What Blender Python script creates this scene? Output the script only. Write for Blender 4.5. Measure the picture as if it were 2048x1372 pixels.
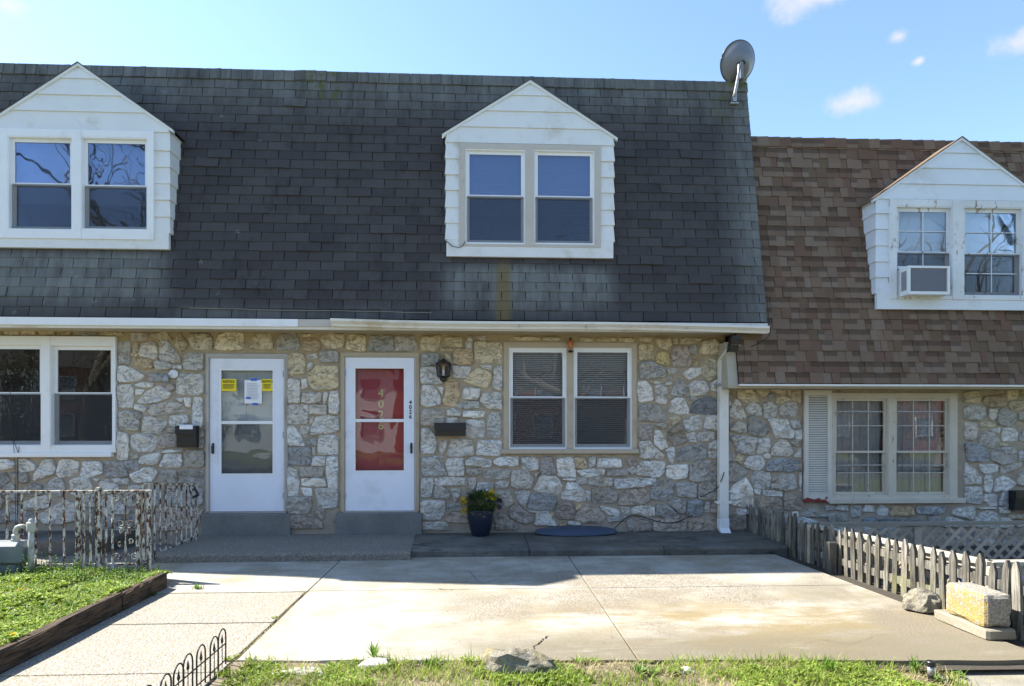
import bpy, math, random
from mathutils import Vector, Matrix, Quaternion, noise as mnoise
random.seed(7)
for o in list(bpy.data.objects): bpy.data.objects.remove(o)
SC = bpy.context.scene
COL = SC.collection
R = math.radians

# ------------------------------------------------------------------ camera
F = 1300.0; HZ = 855.0; VP = 962.0; CAMD = 8.65; CAMZ = 1.5
TH = math.atan((1024 - VP) / F)
cd = bpy.data.cameras.new('camera'); cam = bpy.data.objects.new('camera', cd); COL.objects.link(cam)
cam.location = (0, -CAMD, CAMZ); cam.rotation_euler = (R(90), 0, -TH)
cd.sensor_width = 36; cd.lens = F / 2048 * 36; cd.shift_y = (HZ - 686) / 2048
cd.clip_start = 0.05; cd.clip_end = 3000
SC.camera = cam
SC.render.resolution_x = 1024; SC.render.resolution_y = 686
ST, CT = math.sin(TH), math.cos(TH)

# ------------------------------------------------------------------ world, sun, exposure
SUN = Vector((-0.92, 0.37, 1.0)).normalized()          # direction towards the sun
EL = math.asin(SUN.z); AZ = math.atan2(SUN.x, SUN.y)
W = bpy.data.worlds.new('World'); SC.world = W; W.use_nodes = True
wt = W.node_tree; wt.nodes.clear()
sky = wt.nodes.new('ShaderNodeTexSky'); sky.sky_type = 'NISHITA'; sky.sun_disc = False
sky.sun_elevation = EL; sky.sun_rotation = AZ % (2 * math.pi)
sky.air_density = 1.0; sky.dust_density = 0.25; sky.ozone_density = 2.8; sky.altitude = 50
bg = wt.nodes.new('ShaderNodeBackground'); bg.inputs[1].default_value = 0.108
wo = wt.nodes.new('ShaderNodeOutputWorld')
wt.links.new(bg.outputs[0], wo.inputs[0])
sl = bpy.data.lights.new('sun', 'SUN'); sl.energy = 4.8; sl.angle = R(0.55); sl.color = (1.0, 0.95, 0.87)
so = bpy.data.objects.new('sun', sl); COL.objects.link(so); so.location = (-20, 10, 25)
so.rotation_euler = (-SUN).to_track_quat('-Z', 'Y').to_euler()
SC.view_settings.view_transform = 'Standard'; SC.view_settings.look = 'None'
SC.view_settings.exposure = 1.7; SC.view_settings.gamma = 1.0
SC.view_settings.use_curve_mapping = False
SC.cycles.max_bounces = 8; SC.cycles.diffuse_bounces = 4; SC.cycles.transparent_max_bounces = 12

# ------------------------------------------------------------------ measuring helpers (photo pixel -> metres)
def P(px, py, Y=0.0):
    u = (px - 1024) / F; v = (HZ - py) / F
    t = (Y + CAMD) / (CT - u * ST)
    return Vector((t * (ST + u * CT), Y, CAMZ + t * v))
def G(px, py, z=0.0):
    u = (px - 1024) / F; v = (HZ - py) / F
    t = (z - CAMZ) / v
    return Vector((t * (ST + u * CT), -CAMD + t * (CT - u * ST), z))
def rect(x0, y0, x1, y1, Y=0.0):
    a, b, c, d = P(x0, y0, Y), P(x1, y0, Y), P(x1, y1, Y), P(x0, y1, Y)
    return ((a.x + d.x) / 2, (b.x + c.x) / 2, (c.z + d.z) / 2, (a.z + b.z) / 2)   # x0 x1 z0 z1
def depthY(px, X):                      # depth at which column px meets the line x = X
    u = (px - 1024) / F
    t = X / (ST + u * CT)
    return -CAMD + t * (CT - u * ST)

# ------------------------------------------------------------------ mesh building
class MB:
    def __init__(s): s.v = []; s.f = []
    def add(s, vs, fs):
        n = len(s.v); s.v += [tuple(v) for v in vs]; s.f += [tuple(i + n for i in f) for f in fs]; return s
    def hexa(s, c): return s.add(c, [(0, 3, 2, 1), (4, 5, 6, 7), (0, 1, 5, 4), (1, 2, 6, 5), (2, 3, 7, 6), (3, 0, 4, 7)])
    def box(s, x0, x1, y0, y1, z0, z1):
        return s.hexa([(x0, y0, z0), (x1, y0, z0), (x1, y1, z0), (x0, y1, z0), (x0, y0, z1), (x1, y0, z1), (x1, y1, z1), (x0, y1, z1)])
    def cbox(s, x0, x1, y0, y1, z0, z1, b=.006):          # chamfered box
        n = len(s.v); vs = []; 
        for z, i in ((z0, b), (z0 + b, 0), (z1 - b, 0), (z1, b)):
            xa, xb, ya, yb = x0 + i, x1 - i, y0 + i, y1 - i; k = b - i
            vs += [(xa + k, ya, z), (xb - k, ya, z), (xb, ya + k, z), (xb, yb - k, z), (xb - k, yb, z), (xa + k, yb, z), (xa, yb - k, z), (xa, ya + k, z)]
        fs = [tuple(range(7, -1, -1)), tuple(range(24, 32))]
        for r in range(3):
            for i in range(8):
                j = (i + 1) % 8; fs.append((r * 8 + i, r * 8 + j, r * 8 + 8 + j, r * 8 + 8 + i))
        return s.add(vs, fs)
    def ring(s, x0, x1, z0, z1, l, r, t, b, y0, y1):
        s.box(x0, x0 + l, y0, y1, z0, z1); s.box(x1 - r, x1, y0, y1, z0, z1)
        s.box(x0 + l, x1 - r, y0 + .001, y1 - .001, z1 - t, z1); s.box(x0 + l, x1 - r, y0 + .001, y1 - .001, z0, z0 + b); return s
    def prism(s, pts, y0, y1):                            # polygon (x, z) extruded in y; y0 may be a function of z
        n = len(pts); f0 = y0 if callable(y0) else (lambda z: y0)
        vs = [(x, f0(z), z) for x, z in pts] + [(x, y1, z) for x, z in pts]
        fs = [tuple(range(n)), tuple(range(2 * n - 1, n - 1, -1))]
        for i in range(n):
            j = (i + 1) % n; fs.append((i, i + n, j + n, j))
        return s.add(vs, fs)
    def extrude_x(s, prof, x0, x1):                       # profile (y, z) swept along x
        n = len(prof); vs = [(x0, y, z) for y, z in prof] + [(x1, y, z) for y, z in prof]
        fs = [tuple(range(n)), tuple(range(2 * n - 1, n - 1, -1))]
        for i in range(n):
            j = (i + 1) % n; fs.append((i, i + n, j + n, j))
        return s.add(vs, fs)
    def slab(s, pts, z0, z1, b=.01):                      # polygon (x, y) with worn top edge
        n = len(pts); cx = sum(p[0] for p in pts) / n; cy = sum(p[1] for p in pts) / n
        def ins(p):
            d = Vector((cx - p[0], cy - p[1])); l = d.length; return (p[0] + d.x / l * b * 1.4, p[1] + d.y / l * b * 1.4)
        vs = [(x, y, z0) for x, y in pts] + [(x, y, z1 - b) for x, y in pts] + [(*ins(p), z1) for p in pts]
        fs = [tuple(range(n - 1, -1, -1)), tuple(range(2 * n, 3 * n))]
        for r in (0, n):
            for i in range(n):
                j = (i + 1) % n; fs.append((r + i, r + j, r + n + j, r + n + i))
        return s.add(vs, fs)
    def tube(s, pts, rad, n=8, twist=0.0, cap=True):
        pts = [Vector(p) for p in pts]; m = len(pts); rads = rad if isinstance(rad, (list, tuple)) else [rad] * m
        base = len(s.v); up = None; vs = []
        for i, p in enumerate(pts):
            d = (pts[min(i + 1, m - 1)] - pts[max(i - 1, 0)]).normalized()
            if up is None: up = Vector((0, 0, 1)) if abs(d.z) < .9 else Vector((1, 0, 0))
            a = d.cross(up)
            if a.length < 1e-5: a = d.cross(Vector((0, 1, 0)))
            a.normalize(); b = d.cross(a).normalized(); up = -b if False else a.cross(d)
            for k in range(n):
                t = 2 * math.pi * (k + .5) / n + twist * i
                vs.append(p + (a * math.cos(t) + b * math.sin(t)) * rads[i])
        fs = []
        for i in range(m - 1):
            for k in range(n):
                l = (k + 1) % n; fs.append((i * n + k, i * n + l, (i + 1) * n + l, (i + 1) * n + k))
        if cap: fs += [tuple(range(n - 1, -1, -1)), tuple(range((m - 1) * n, m * n))]
        return s.add(vs, fs)
    def lathe(s, prof, c=(0, 0, 0), n=24):                # profile (r, z)
        vs = []; fs = []; m = len(prof)
        for r, z in prof:
            for k in range(n):
                t = 2 * math.pi * k / n; vs.append((c[0] + r * math.cos(t), c[1] + r * math.sin(t), c[2] + z))
        for i in range(m - 1):
            for k in range(n):
                l = (k + 1) % n; fs.append((i * n + k, i * n + l, (i + 1) * n + l, (i + 1) * n + k))
        fs += [tuple(range(n - 1, -1, -1)), tuple(range((m - 1) * n, m * n))]
        return s.add(vs, fs)
    def xf(s, M, start=0):
        for i in range(start, len(s.v)): s.v[i] = tuple(M @ Vector(s.v[i]))
        return s

WL = {}     # world location of every object (all parents are pure translations)
def link(o, name, parent, loc):
    COL.objects.link(o); WL[o.name] = Vector(loc)
    if parent: o.parent = parent; o.location = Vector(loc) - WL[parent.name]
    else: o.location = loc
    return o
def tag(o, label=None, cat=None, group=None, kind=None):
    if label: o['label'] = label
    if cat: o['category'] = cat
    if group: o['group'] = group
    if kind: o['kind'] = kind
    return o
def thing(name, loc, label, cat, group=None):
    o = bpy.data.objects.new(name, None); o.empty_display_size = .1; link(o, name, None, loc); return tag(o, label, cat, group)
def mk(name, mb, mat, parent=None, smooth=False, loc=None):
    if loc is None:
        lo = [min(v[i] for v in mb.v) for i in range(3)]; hi = [max(v[i] for v in mb.v) for i in range(3)]
        loc = ((lo[0] + hi[0]) / 2, (lo[1] + hi[1]) / 2, lo[2])
    L = Vector(loc)
    me = bpy.data.meshes.new(name); me.from_pydata([(v[0] - L.x, v[1] - L.y, v[2] - L.z) for v in mb.v], [], mb.f); me.update()
    me.materials.append(mat)
    if smooth: me.polygons.foreach_set('use_smooth', [True] * len(me.polygons))
    return link(bpy.data.objects.new(name, me), name, parent, loc)
def text(body, size, mat, name, parent, loc, rot=(R(90), 0, 0), depth=.001, align='CENTER', bold=0):
    c = bpy.data.curves.new('t', 'FONT'); c.body = body; c.size = size; c.extrude = depth; c.align_x = align; c.align_y = 'CENTER'; c.offset = bold
    t = bpy.data.objects.new('t', c); COL.objects.link(t)
    bpy.context.view_layer.update()
    me = bpy.data.meshes.new_from_object(t.evaluated_get(bpy.context.evaluated_depsgraph_get()))
    bpy.data.objects.remove(t); me.materials.clear(); me.materials.append(mat); me.name = name
    o = link(bpy.data.objects.new(name, me), name, parent, loc); o.rotation_euler = rot; return o

# ------------------------------------------------------------------ materials
class E:                                                  # a shader socket with arithmetic
    def __init__(s, t, k): s.t = t; s.k = k
    def op(s, o, a, b=None, c=None):
        n = s.t.nodes.new('ShaderNodeMath'); n.operation = o
        for i, x in enumerate((a, b, c)):
            if x is None: continue
            if isinstance(x, E): s.t.links.new(x.k, n.inputs[i])
            else: n.inputs[i].default_value = x
        return E(s.t, n.outputs[0])
    def __add__(s, o): return s.op('ADD', s, o)
    def __radd__(s, o): return s.op('ADD', s, o)
    def __sub__(s, o): return s.op('SUBTRACT', s, o)
    def __rsub__(s, o): return s.op('SUBTRACT', o, s)
    def __mul__(s, o): return s.op('MULTIPLY', s, o)
    def __rmul__(s, o): return s.op('MULTIPLY', s, o)
    def frac(s): return s.op('FRACT', s)
    def abs(s): return s.op('ABSOLUTE', s)
    def max(s, o): return s.op('MAXIMUM', s, o)
    def min(s, o): return s.op('MINIMUM', s, o)
    def clamp(s): return s.op('MINIMUM', s.op('MAXIMUM', s, 0.0), 1.0)
    def sm(s, a, b):                                      # smoothstep a..b -> 0..1
        n = s.t.nodes.new('ShaderNodeMapRange'); n.interpolation_type = 'SMOOTHSTEP'
        lo, hi, f = (a, b, (0, 1)) if a < b else (b, a, (1, 0))
        n.inputs[1].default_value = lo; n.inputs[2].default_value = hi; n.inputs[3].default_value = f[0]; n.inputs[4].default_value = f[1]
        s.t.links.new(s.k, n.inputs[0]); return E(s.t, n.outputs[0])
class M:
    def __init__(s, name):
        s.m = bpy.data.materials.new(name); s.m.use_nodes = True; s.t = s.m.node_tree; s.t.nodes.clear()
        s.out = s.t.nodes.new('ShaderNodeOutputMaterial'); s.geo = s.t.nodes.new('ShaderNodeNewGeometry'); s.obi = None
        s.pos = s.geo.outputs['Position']
        sp = s.t.nodes.new('ShaderNodeSeparateXYZ'); s.t.links.new(s.pos, sp.inputs[0])
        s.X, s.Y, s.Z = (E(s.t, sp.outputs[i]) for i in range(3))
    def rnd(s):                                           # random per separate piece, in one mesh or many
        if not s.obi: s.obi = s.t.nodes.new('ShaderNodeObjectInfo')
        return (E(s.t, s.obi.outputs['Random']) + E(s.t, s.geo.outputs['Random Per Island'])).frac()
    def ocol(s):
        if not s.obi: s.obi = s.t.nodes.new('ShaderNodeObjectInfo')
        return E(s.t, s.obi.outputs['Color'])
    def vec(s, scale=(1, 1, 1), off=None):
        n = s.t.nodes.new('ShaderNodeMapping'); n.inputs['Scale'].default_value = scale
        if off: n.inputs['Location'].default_value = off
        s.t.links.new(s.pos, n.inputs[0]); return n.outputs[0]
    def noise(s, scale, detail=4, rough=.6, stretch=None, dist=0, off=None):
        n = s.t.nodes.new('ShaderNodeTexNoise'); n.inputs['Scale'].default_value = scale; n.inputs['Detail'].default_value = detail
        n.inputs['Roughness'].default_value = rough; n.inputs['Distortion'].default_value = dist
        s.t.links.new(s.vec(stretch or (1, 1, 1), off), n.inputs['Vector']); return E(s.t, n.outputs['Fac'])
    def voro(s, scale, feature='F1', out='Distance', stretch=None):
        n = s.t.nodes.new('ShaderNodeTexVoronoi'); n.feature = feature; n.inputs['Scale'].default_value = scale
        s.t.links.new(s.vec(stretch or (1, 1, 1)), n.inputs['Vector']); return E(s.t, n.outputs[out])
    def mix(s, f, a, b, mode='MIX'):
        n = s.t.nodes.new('ShaderNodeMix'); n.data_type = 'RGBA'; n.blend_type = mode
        for x, i in ((f, 0), (a, 6), (b, 7)):
            if isinstance(x, E): s.t.links.new(x.k, n.inputs[i])
            elif i == 0: n.inputs[0].default_value = x
            else: n.inputs[i].default_value = (*x, 1)
        return E(s.t, n.outputs[2])
    def scale(s, c, f):                                   # colour times a value
        n = s.t.nodes.new('ShaderNodeVectorMath'); n.operation = 'SCALE'
        if isinstance(c, E): s.t.links.new(c.k, n.inputs[0])
        else: n.inputs[0].default_value = c
        if isinstance(f, E): s.t.links.new(f.k, n.inputs[3])
        else: n.inputs[3].default_value = f
        return E(s.t, n.outputs[0])
    def bump(s, h, strength=.4, dist=.01):
        n = s.t.nodes.new('ShaderNodeBump'); n.inputs['Strength'].default_value = strength; n.inputs['Distance'].default_value = dist
        s.t.links.new(h.k, n.inputs['Height']); return n.outputs[0]
    def done(s, col, rough=.8, bump=None, metal=0, spec=.4, trans=None, emit=None):
        b = s.t.nodes.new('ShaderNodeBsdfPrincipled'); 
        if isinstance(col, E): s.t.links.new(col.k, b.inputs['Base Color'])
        else: b.inputs['Base Color'].default_value = (*col, 1)
        if isinstance(rough, E): s.t.links.new(rough.k, b.inputs['Roughness'])
        else: b.inputs['Roughness'].default_value = rough
        b.inputs['Metallic'].default_value = metal; b.inputs['Specular IOR Level'].default_value = spec
        if bump is not None: s.t.links.new(bump, b.inputs['Normal'])
        o = b.outputs[0]
        if trans:
            tr = s.t.nodes.new('ShaderNodeBsdfTranslucent'); mx = s.t.nodes.new('ShaderNodeMixShader'); mx.inputs[0].default_value = trans
            s.t.links.new(col.k, tr.inputs[0]); s.t.links.new(o, mx.inputs[1]); s.t.links.new(tr.outputs[0], mx.inputs[2]); o = mx.outputs[0]
        s.t.links.new(o, s.out.inputs[0]); return s.m
def plain(name, c, rough=.6, var=.12, scale=6, bump=.0, bs=80, metal=0, spec=.4, dirt=None):
    m = M(name); n = m.noise(scale, 5); f = n * (2 * var) + (1 - var)
    col = m.scale(c, f)
    if dirt: col = m.mix(m.noise(scale * .6, 6, .7, off=(3, 7, 1)).sm(.52, .72), col, dirt)
    return m.done(col, rough, m.bump(m.noise(bs, 3), bump, .004) if bump else None, metal, spec)

# stone: each stone carries its own tone as object colour
m = M('fieldstone'); n1 = m.noise(5, 6, .65); n2 = m.noise(28, 6, .7); n3 = m.noise(3.2, 3, off=(4, 2, 9)); r = m.rnd()
c = m.scale(m.ocol(), n1 * .5 + n2 * .85 + r * .2 + .32)
c = m.mix(m.noise(2.6, 5, .7, off=(9, 1, 5)).sm(.54, .70) * .6, c, (.36, .27, .15))
c = m.mix(m.noise(13, 7, .8, stretch=(1, 1, 2.0), off=(2, 5, 5)).sm(.57, .70) * .5, c, (.15, .135, .115))
rg = (m.noise(7, 5, .65, stretch=(1, 1, 1.8), dist=.8, off=(8, 8, 2)) - .5).abs()
c = m.mix(rg.sm(.013, .0) * .42, c, (.10, .085, .07))  # cracks, with crevice shade put into the stone colour
c = m.mix(m.voro(9, 'DISTANCE_TO_EDGE', stretch=(1, 1, 1.8)).sm(.035, .0) * n3.sm(.48, .6) * .5, c, (.16, .14, .12))
STONE = m.done(c, .9, m.bump(n2 * .7 + m.noise(9, 5, .7) * 1.2 + m.noise(90, 3) * .15 - rg.sm(.02, .0) * .3, 1.0, .03), spec=.25)
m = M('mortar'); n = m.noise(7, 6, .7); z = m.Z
c = m.mix(n.sm(.35, .65), (.46, .39, .285), (.35, .295, .215))
c = m.mix((z.sm(1.7, .2)) * .6, c, (.34, .285, .235))
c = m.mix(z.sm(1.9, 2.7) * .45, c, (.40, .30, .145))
c = m.mix(m.noise(3, 5, off=(5, 5, 5)).sm(.56, .7) * .6, c, (.13, .11, .085))
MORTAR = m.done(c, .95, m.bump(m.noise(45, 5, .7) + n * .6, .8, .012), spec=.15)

def shingle_black():
    m = M('asphalt_shingle_charcoal'); r = m.rnd(); X, Z = m.X, m.Z
    g = m.noise(420, 2, .9); big = m.noise(1.3, 5, .6); med = m.noise(6, 4, .6, stretch=(1, 1, .35))
    c = m.mix(r, (.052, .048, .048), (.074, .069, .067))
    c = m.scale(c, g * 1.9 + .12)
    c = m.mix(m.noise(5, 6, .75, stretch=(1, 1, .5), off=(3, 1, 8)).sm(.5, .68) * .55, c, (.034, .032, .032))
    c = m.mix(big.sm(.5, .75) * .5, c, (.088, .086, .082))
    n = m.noise(3.2, 6, .7, stretch=(2.2, 1, .40), off=(1, 4, 2))
    def zone(x0, x1, z0, z1, s=.25): return X.sm(x0 - s, x0 + s) * X.sm(x1 + s, x1 - s) * Z.sm(z0 - .1, z0 + .35) * Z.sm(z1 + .05, z1 - .15)
    w = zone(-6.6, -3.95, 2.95, 3.75, .2).max(zone(-.45, 1.65, 2.9, 3.62, .2)).max(zone(-3.75, -.9, 2.8, 3.02, .1) * .8)
    w = w.max(X.sm(3.1, 3.75) * .8).max(Z.sm(5.35, 6.35) * .75)
    w = (w * (n * 3.2 - .75)).clamp() * (.65 + r * .35)
    c = m.mix(w, c, m.scale((.190, .200, .186), g * 1.1 + .45))
    # rusty run under the middle dormer, moss at the ridge
    rust = X.sm(.14, .24) * X.sm(.44, .32) * Z.sm(3.75, 3.5) * n.sm(.30, .55)
    c = m.mix(rust * .8, c, (.17, .125, .05))
    moss = m.noise(4.5, 5, .7, off=(7, 7, 3)).sm(.48, .62) * Z.sm(5.5, 6.1) * (X.sm(3.0, 3.5).max(X.sm(-2.5, -2.2) * X.sm(-1.7, -2.0)))
    c = m.mix(moss * .85, c, (.09, .095, .022))
    spots = m.voro(3.1, stretch=(1, 1, 1)).sm(.13, .05) * m.noise(40, 2).sm(.45, .6) * X.sm(-2.4, -3.2)
    c = m.mix(spots * .6, c, (.28, .3, .3))
    return m.done(c, .95, m.bump(g, .7, .004), spec=.2)
SHB = shingle_black()
m = M('asphalt_shingle_brown'); r = m.rnd(); g = m.noise(420, 2, .9)
c = m.mix(r.sm(.0, .5), (.118, .077, .049), (.164, .115, .079)); c = m.mix(r.sm(.66, .70), c, (.130, .078, .054)); c = m.mix(r.sm(.84, .88), c, (.172, .127, .092))
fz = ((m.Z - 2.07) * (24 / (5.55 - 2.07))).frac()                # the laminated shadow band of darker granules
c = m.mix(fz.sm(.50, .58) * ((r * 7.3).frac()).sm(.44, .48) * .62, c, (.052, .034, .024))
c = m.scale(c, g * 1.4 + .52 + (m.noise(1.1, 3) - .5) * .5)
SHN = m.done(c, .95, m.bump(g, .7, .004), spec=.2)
SIDING = plain('white_aluminium_siding', (.70, .71, .69), .45, .09, 4, .08, 20, dirt=(.56, .55, .48))
SIDING2 = plain('aged_white_siding', (.66, .70, .73), .5, .10, 3, .05, 20, dirt=(.55, .56, .55))
VINYL = plain('white_vinyl', (.78, .79, .79), .4, .05, 5, dirt=(.70, .70, .66))
DOORW = plain('white_door_paint', (.74, .77, .84), .42, .06, 3, dirt=(.64, .66, .70))
TAN = plain('tan_trim_paint', (.44, .37, .27), .6, .10, 4, .15, 40, dirt=(.34, .28, .2))
GREYT = plain('greyed_trim_paint', (.43, .41, .37), .6, .12, 5, .2, 40, dirt=(.30, .27, .22))
TANF = plain('beige_trim_metal', (.50, .46, .40), .5, .07, 4, dirt=(.42, .38, .32))
GUTW = plain('gutter_white', (.70, .68, .62), .4, .12, 2.2, dirt=(.52, .46, .35))
SOFF = plain('soffit_cream', (.40, .34, .23), .7, .12, 3)
m = M('peeling_white_paint'); n = m.noise(14, 6, .75, stretch=(1, 1, .35)); 
c = m.mix(n.sm(.57, .62), m.scale((.66, .68, .68), m.noise(3, 4) * .4 + .8), (.27, .23, .18)); PEEL = m.done(c, .7, m.bump(n, .5, .01))
m = M('peeling_cream_paint'); n = m.noise(9, 6, .75, stretch=(1, 1, .4), off=(4, 4, 4))
c = m.mix(n.sm(.60, .66), m.scale((.55, .50, .40), m.noise(3, 4) * .4 + .8), (.25, .2, .14)); CREAM = m.done(c, .7, m.bump(n, .4, .01))
m = M('shutter_paint'); n = m.noise(10, 5, .7); z = m.Z
c = m.mix((z.sm(.70, .50) * .46 + n * .9).sm(.84, .88), m.scale((.60, .56, .48), m.noise(4, 4) * .4 + .8), (.20, .025, .022)); SHUT = m.done(c, .6, m.bump(n, .3, .01))

def concrete(name, a, b, stain=(.36, .26, .12), stain_amt=.5, agg=0.0, dark=.0, front=False, dcol=(.16, .145, .12)):
    m = M(name); n = m.noise(2.2, 6, .65); f = m.noise(60, 4, .7)
    c = m.mix(n.sm(.35, .68), a, b)
    st = m.noise(1.5, 6, .7, stretch=(.55, 1.4, 1), off=(6, 2, 1)).sm(.40, .60)
    if front: st = (st * (m.X.sm(-.8, 1.2)) * (m.Y.sm(-2.5, -3.6))).max(m.noise(1.1, 7, .72, stretch=(.6, 1.5, 1), off=(8, 3, 2)).sm(.46, .62) * .45)
    c = m.mix(st * stain_amt, c, stain)
    c = m.mix(m.noise(5, 6, .75, stretch=(.4, 1.2, 1), off=(2, 8, 1)).sm(.53, .68) * (.35 + dark), c, dcol)
    if front:                                              # grimy band along the front edge, worn aggregate in the middle
        gr = (m.Y.sm(-3.72, -4.3)) * m.X.sm(-1.0, .6) * m.noise(1.6, 6, .7, stretch=(.35, 1.6, 1)).sm(.22, .5)
        c = m.mix(gr * .9, c, (.15, .128, .085))
        c = m.mix(m.X.sm(2.2, 3.4) * m.Y.sm(-1.7, -3.0) * m.noise(1.3, 6, .7).sm(.30, .56) * .85, c, (.17, .148, .10))
    c = m.scale(c, f * .7 + .64)
    c = m.mix(m.noise(170, 3, .8).sm(.60, .68) * m.noise(2.6, 4, .7, off=(1, 6, 4)).sm(.36, .6) * .6, c, (.09, .078, .055))
    h = f * .5 + m.noise(220, 3, .8) * .4
    if agg:
        v = m.voro(75); vc = m.voro(75, out='Color')
        c = m.mix(agg, c, m.mix(v.sm(.25, .6), m.scale((.36, .34, .295), vc * 1.5 + .2), (.25, .215, .165))); h = h + (1 - v) * 1.6
    elif front:
        pt = m.noise(.9, 4, off=(3, 3, 3)).sm(.45, .58) * m.X.sm(-.9, .2) * 1.0
        v = m.voro(85); c = m.mix(pt * v.sm(.35, .65), c, (.19, .16, .12)); h = h + pt * (1 - v)
    c = m.mix(m.voro(26).sm(.09, .04) * m.noise(6, 2).sm(.5, .6) * .8, c, (.06, .05, .04))
    return m.done(c, .9, m.bump(h, .6, .006), spec=.25)
CONC = concrete('driveway_concrete', (.40, .378, .32), (.285, .262, .205), (.225, .172, .085), .95, front=True)
AGGR = concrete('exposed_aggregate_walk', (.27, .255, .22), (.22, .21, .178), (.40, .33, .2), .4, agg=.8)
PORCH = concrete('porch_concrete', (.165, .158, .14), (.085, .081, .072), (.10, .09, .065), .6, dark=.6, dcol=(.022, .021, .019))
PORCHA = concrete('porch_aggregate', (.12, .115, .107), (.085, .082, .077), (.12, .11, .08), .3, agg=.6, dark=.5, dcol=(.03, .029, .027))
STEPC = concrete('painted_grey_step', (.20, .20, .19), (.15, .15, .145), (.2, .18, .15), .3)
BLOCKC = concrete('cinder_block', (.27, .25, .21), (.17, .158, .13), (.3, .26, .16), .4, dark=.1)
m = M('lichen_block'); n = m.noise(16, 6, .75); big = m.noise(3, 3)
c = m.mix(m.noise(60, 4).sm(.4, .6), (.34, .32, .28), (.20, .185, .16))
nn_ = m.t.nodes.new('ShaderNodeSeparateXYZ'); m.t.links.new(m.geo.outputs['True Normal'], nn_.inputs[0]); west = (E(m.t, nn_.outputs[0]) * -1.0).sm(.2, .7)
c = m.mix((m.noise(34, 6, .8) * .8 + big * .35).sm(.50, .60) * (west * .7 + .10), c, (.34, .235, .045)); LICHEN = m.done(c, .95, m.bump(n + m.noise(80, 3), .8, .01), spec=.2)
m = M('boulder'); n = m.noise(8, 6, .7); c = m.mix(n.sm(.4, .62), (.27, .245, .185), (.12, .108, .08)); c = m.mix(m.noise(3.5, 5).sm(.54, .64) * .7, c, (.34, .27, .13))
ROCK = m.done(c, .9, m.bump(n + m.noise(40, 5, .7) * .5, .9, .03), spec=.2)
m = M('pale_fieldrock'); n = m.noise(12, 6, .7); c = m.mix(n.sm(.4, .62), (.5, .47, .42), (.3, .27, .23)); PALER = m.done(c, .9, m.bump(n, .8, .02), spec=.2)
m = M('weathered_picket'); n = m.noise(7, 6, .7, stretch=(6, 6, .5)); r = m.rnd()
c = m.mix(n.sm(.34, .64), (.235, .22, .185), (.07, .063, .05)); c = m.scale(c, r * .75 + .55)
c = m.mix(m.noise(4, 4).sm(.5, .68) * m.Z.sm(.4, .0) * .6, c, (.17, .165, .06)); WOODG = m.done(c, .9, m.bump(n, .7, .008), spec=.2)
m = M('old_landscape_timber'); n = m.noise(9, 6, .7, stretch=(5, .5, 5)); c = m.mix(n.sm(.38, .64), (.10, .070, .046), (.026, .018, .013)); TIMB = m.done(c, .9, m.bump(n, 1, .015), spec=.2)
m = M('lattice_paint'); c = m.scale(m.mix(m.noise(5, 5).sm(.45, .65), (.40, .33, .25), (.29, .24, .175)), m.rnd() * .4 + .8); LATT = m.done(c, .8)
m = M('rail_wood'); n = m.noise(8, 5, .7, stretch=(2, .6, 3)); c = m.mix(n.sm(.4, .65), (.46, .43, .35), (.30, .265, .19)); RAILW = m.done(c, .85, m.bump(n, .4, .006))
m = M('rusty_painted_iron'); n = m.noise(26, 5, .7, stretch=(1, 1, .45)); c = m.mix(n.sm(.47, .53), (.54, .52, .45), m.mix(m.noise(40, 4).sm(.4, .62), (.035, .022, .016), (.17, .075, .032)))
RUST = m.done(c, .8, m.bump(n, .8, .006), spec=.3)
BLACKM = plain('black_painted_metal', (.012, .012, .014), .4, .2, 20, spec=.5)
BLACKW = plain('black_wire', (.02, .019, .018), .5, .3, 30, .2)
NAVY = plain('navy_plastic', (.010, .016, .034), .35, .15, 8, spec=.5)
LIDB = plain('faded_blue_plastic', (.045, .065, .105), .45, .25, 5, .1, 30, dirt=(.10, .11, .12))
GALV = plain('galvanised_metal', (.34, .35, .36), .42, .15, 14, metal=.5)
DISH = plain('dish_grey', (.16, .172, .19), .35, .08, 6, spec=.5)
METER = plain('meter_grey_paint', (.15, .175, .185), .5, .15, 8, .1, 40, dirt=(.19, .2, .19))
PIPE = plain('chipped_pipe_paint', (.42, .42, .38), .6, .2, 18, .2, 40, dirt=(.16, .12, .08))
CABLE = plain('black_cable', (.012, .012, .012), .5)
REDD = plain('red_door_paint', (.48, .035, .045), .45, .08, 3)
GREYD = plain('pale_grey_door_paint', (.62, .62, .59), .5, .06, 3)
GOLD = plain('gold_numeral', (.90, .72, .26), .4, .1, 10)
NUMB = plain('black_numeral', (.01, .01, .01), .5)
YELP = plain('yellow_notice_paper', (.82, .66, .02), .6, .05, 6)
PAPER = plain('white_paper', (.8, .8, .82), .7, .04, 6)
BLUET = plain('blue_tape', (.05, .14, .55), .6, .05, 6)
INK = plain('printed_ink', (.09, .07, .03), .7); INKG = plain('grey_print', (.30, .32, .38), .7)
BLIND = plain('blind_vinyl', (.56, .57, .58), .5, .06, 3)
CURT = plain('sheer_curtain', (.52, .50, .48), .9, .12, 6)
DARKR = plain('dim_room_wall', (.06, .055, .05), .9, .2, 2)
SOIL = plain('soil_and_straw', (.17, .135, .09), .95, .5, 22, .9, 60, dirt=(.33, .28, .18))
DSOIL = plain('dark_joint_soil', (.05, .042, .03), .95, .4, 30, .5, 80)
TARP = plain('blue_tarp', (.015, .03, .11), .5, .2, 6)
AMBER = plain('amber_glass', (.42, .13, .02), .15, .2, 10, spec=.6)
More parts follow.
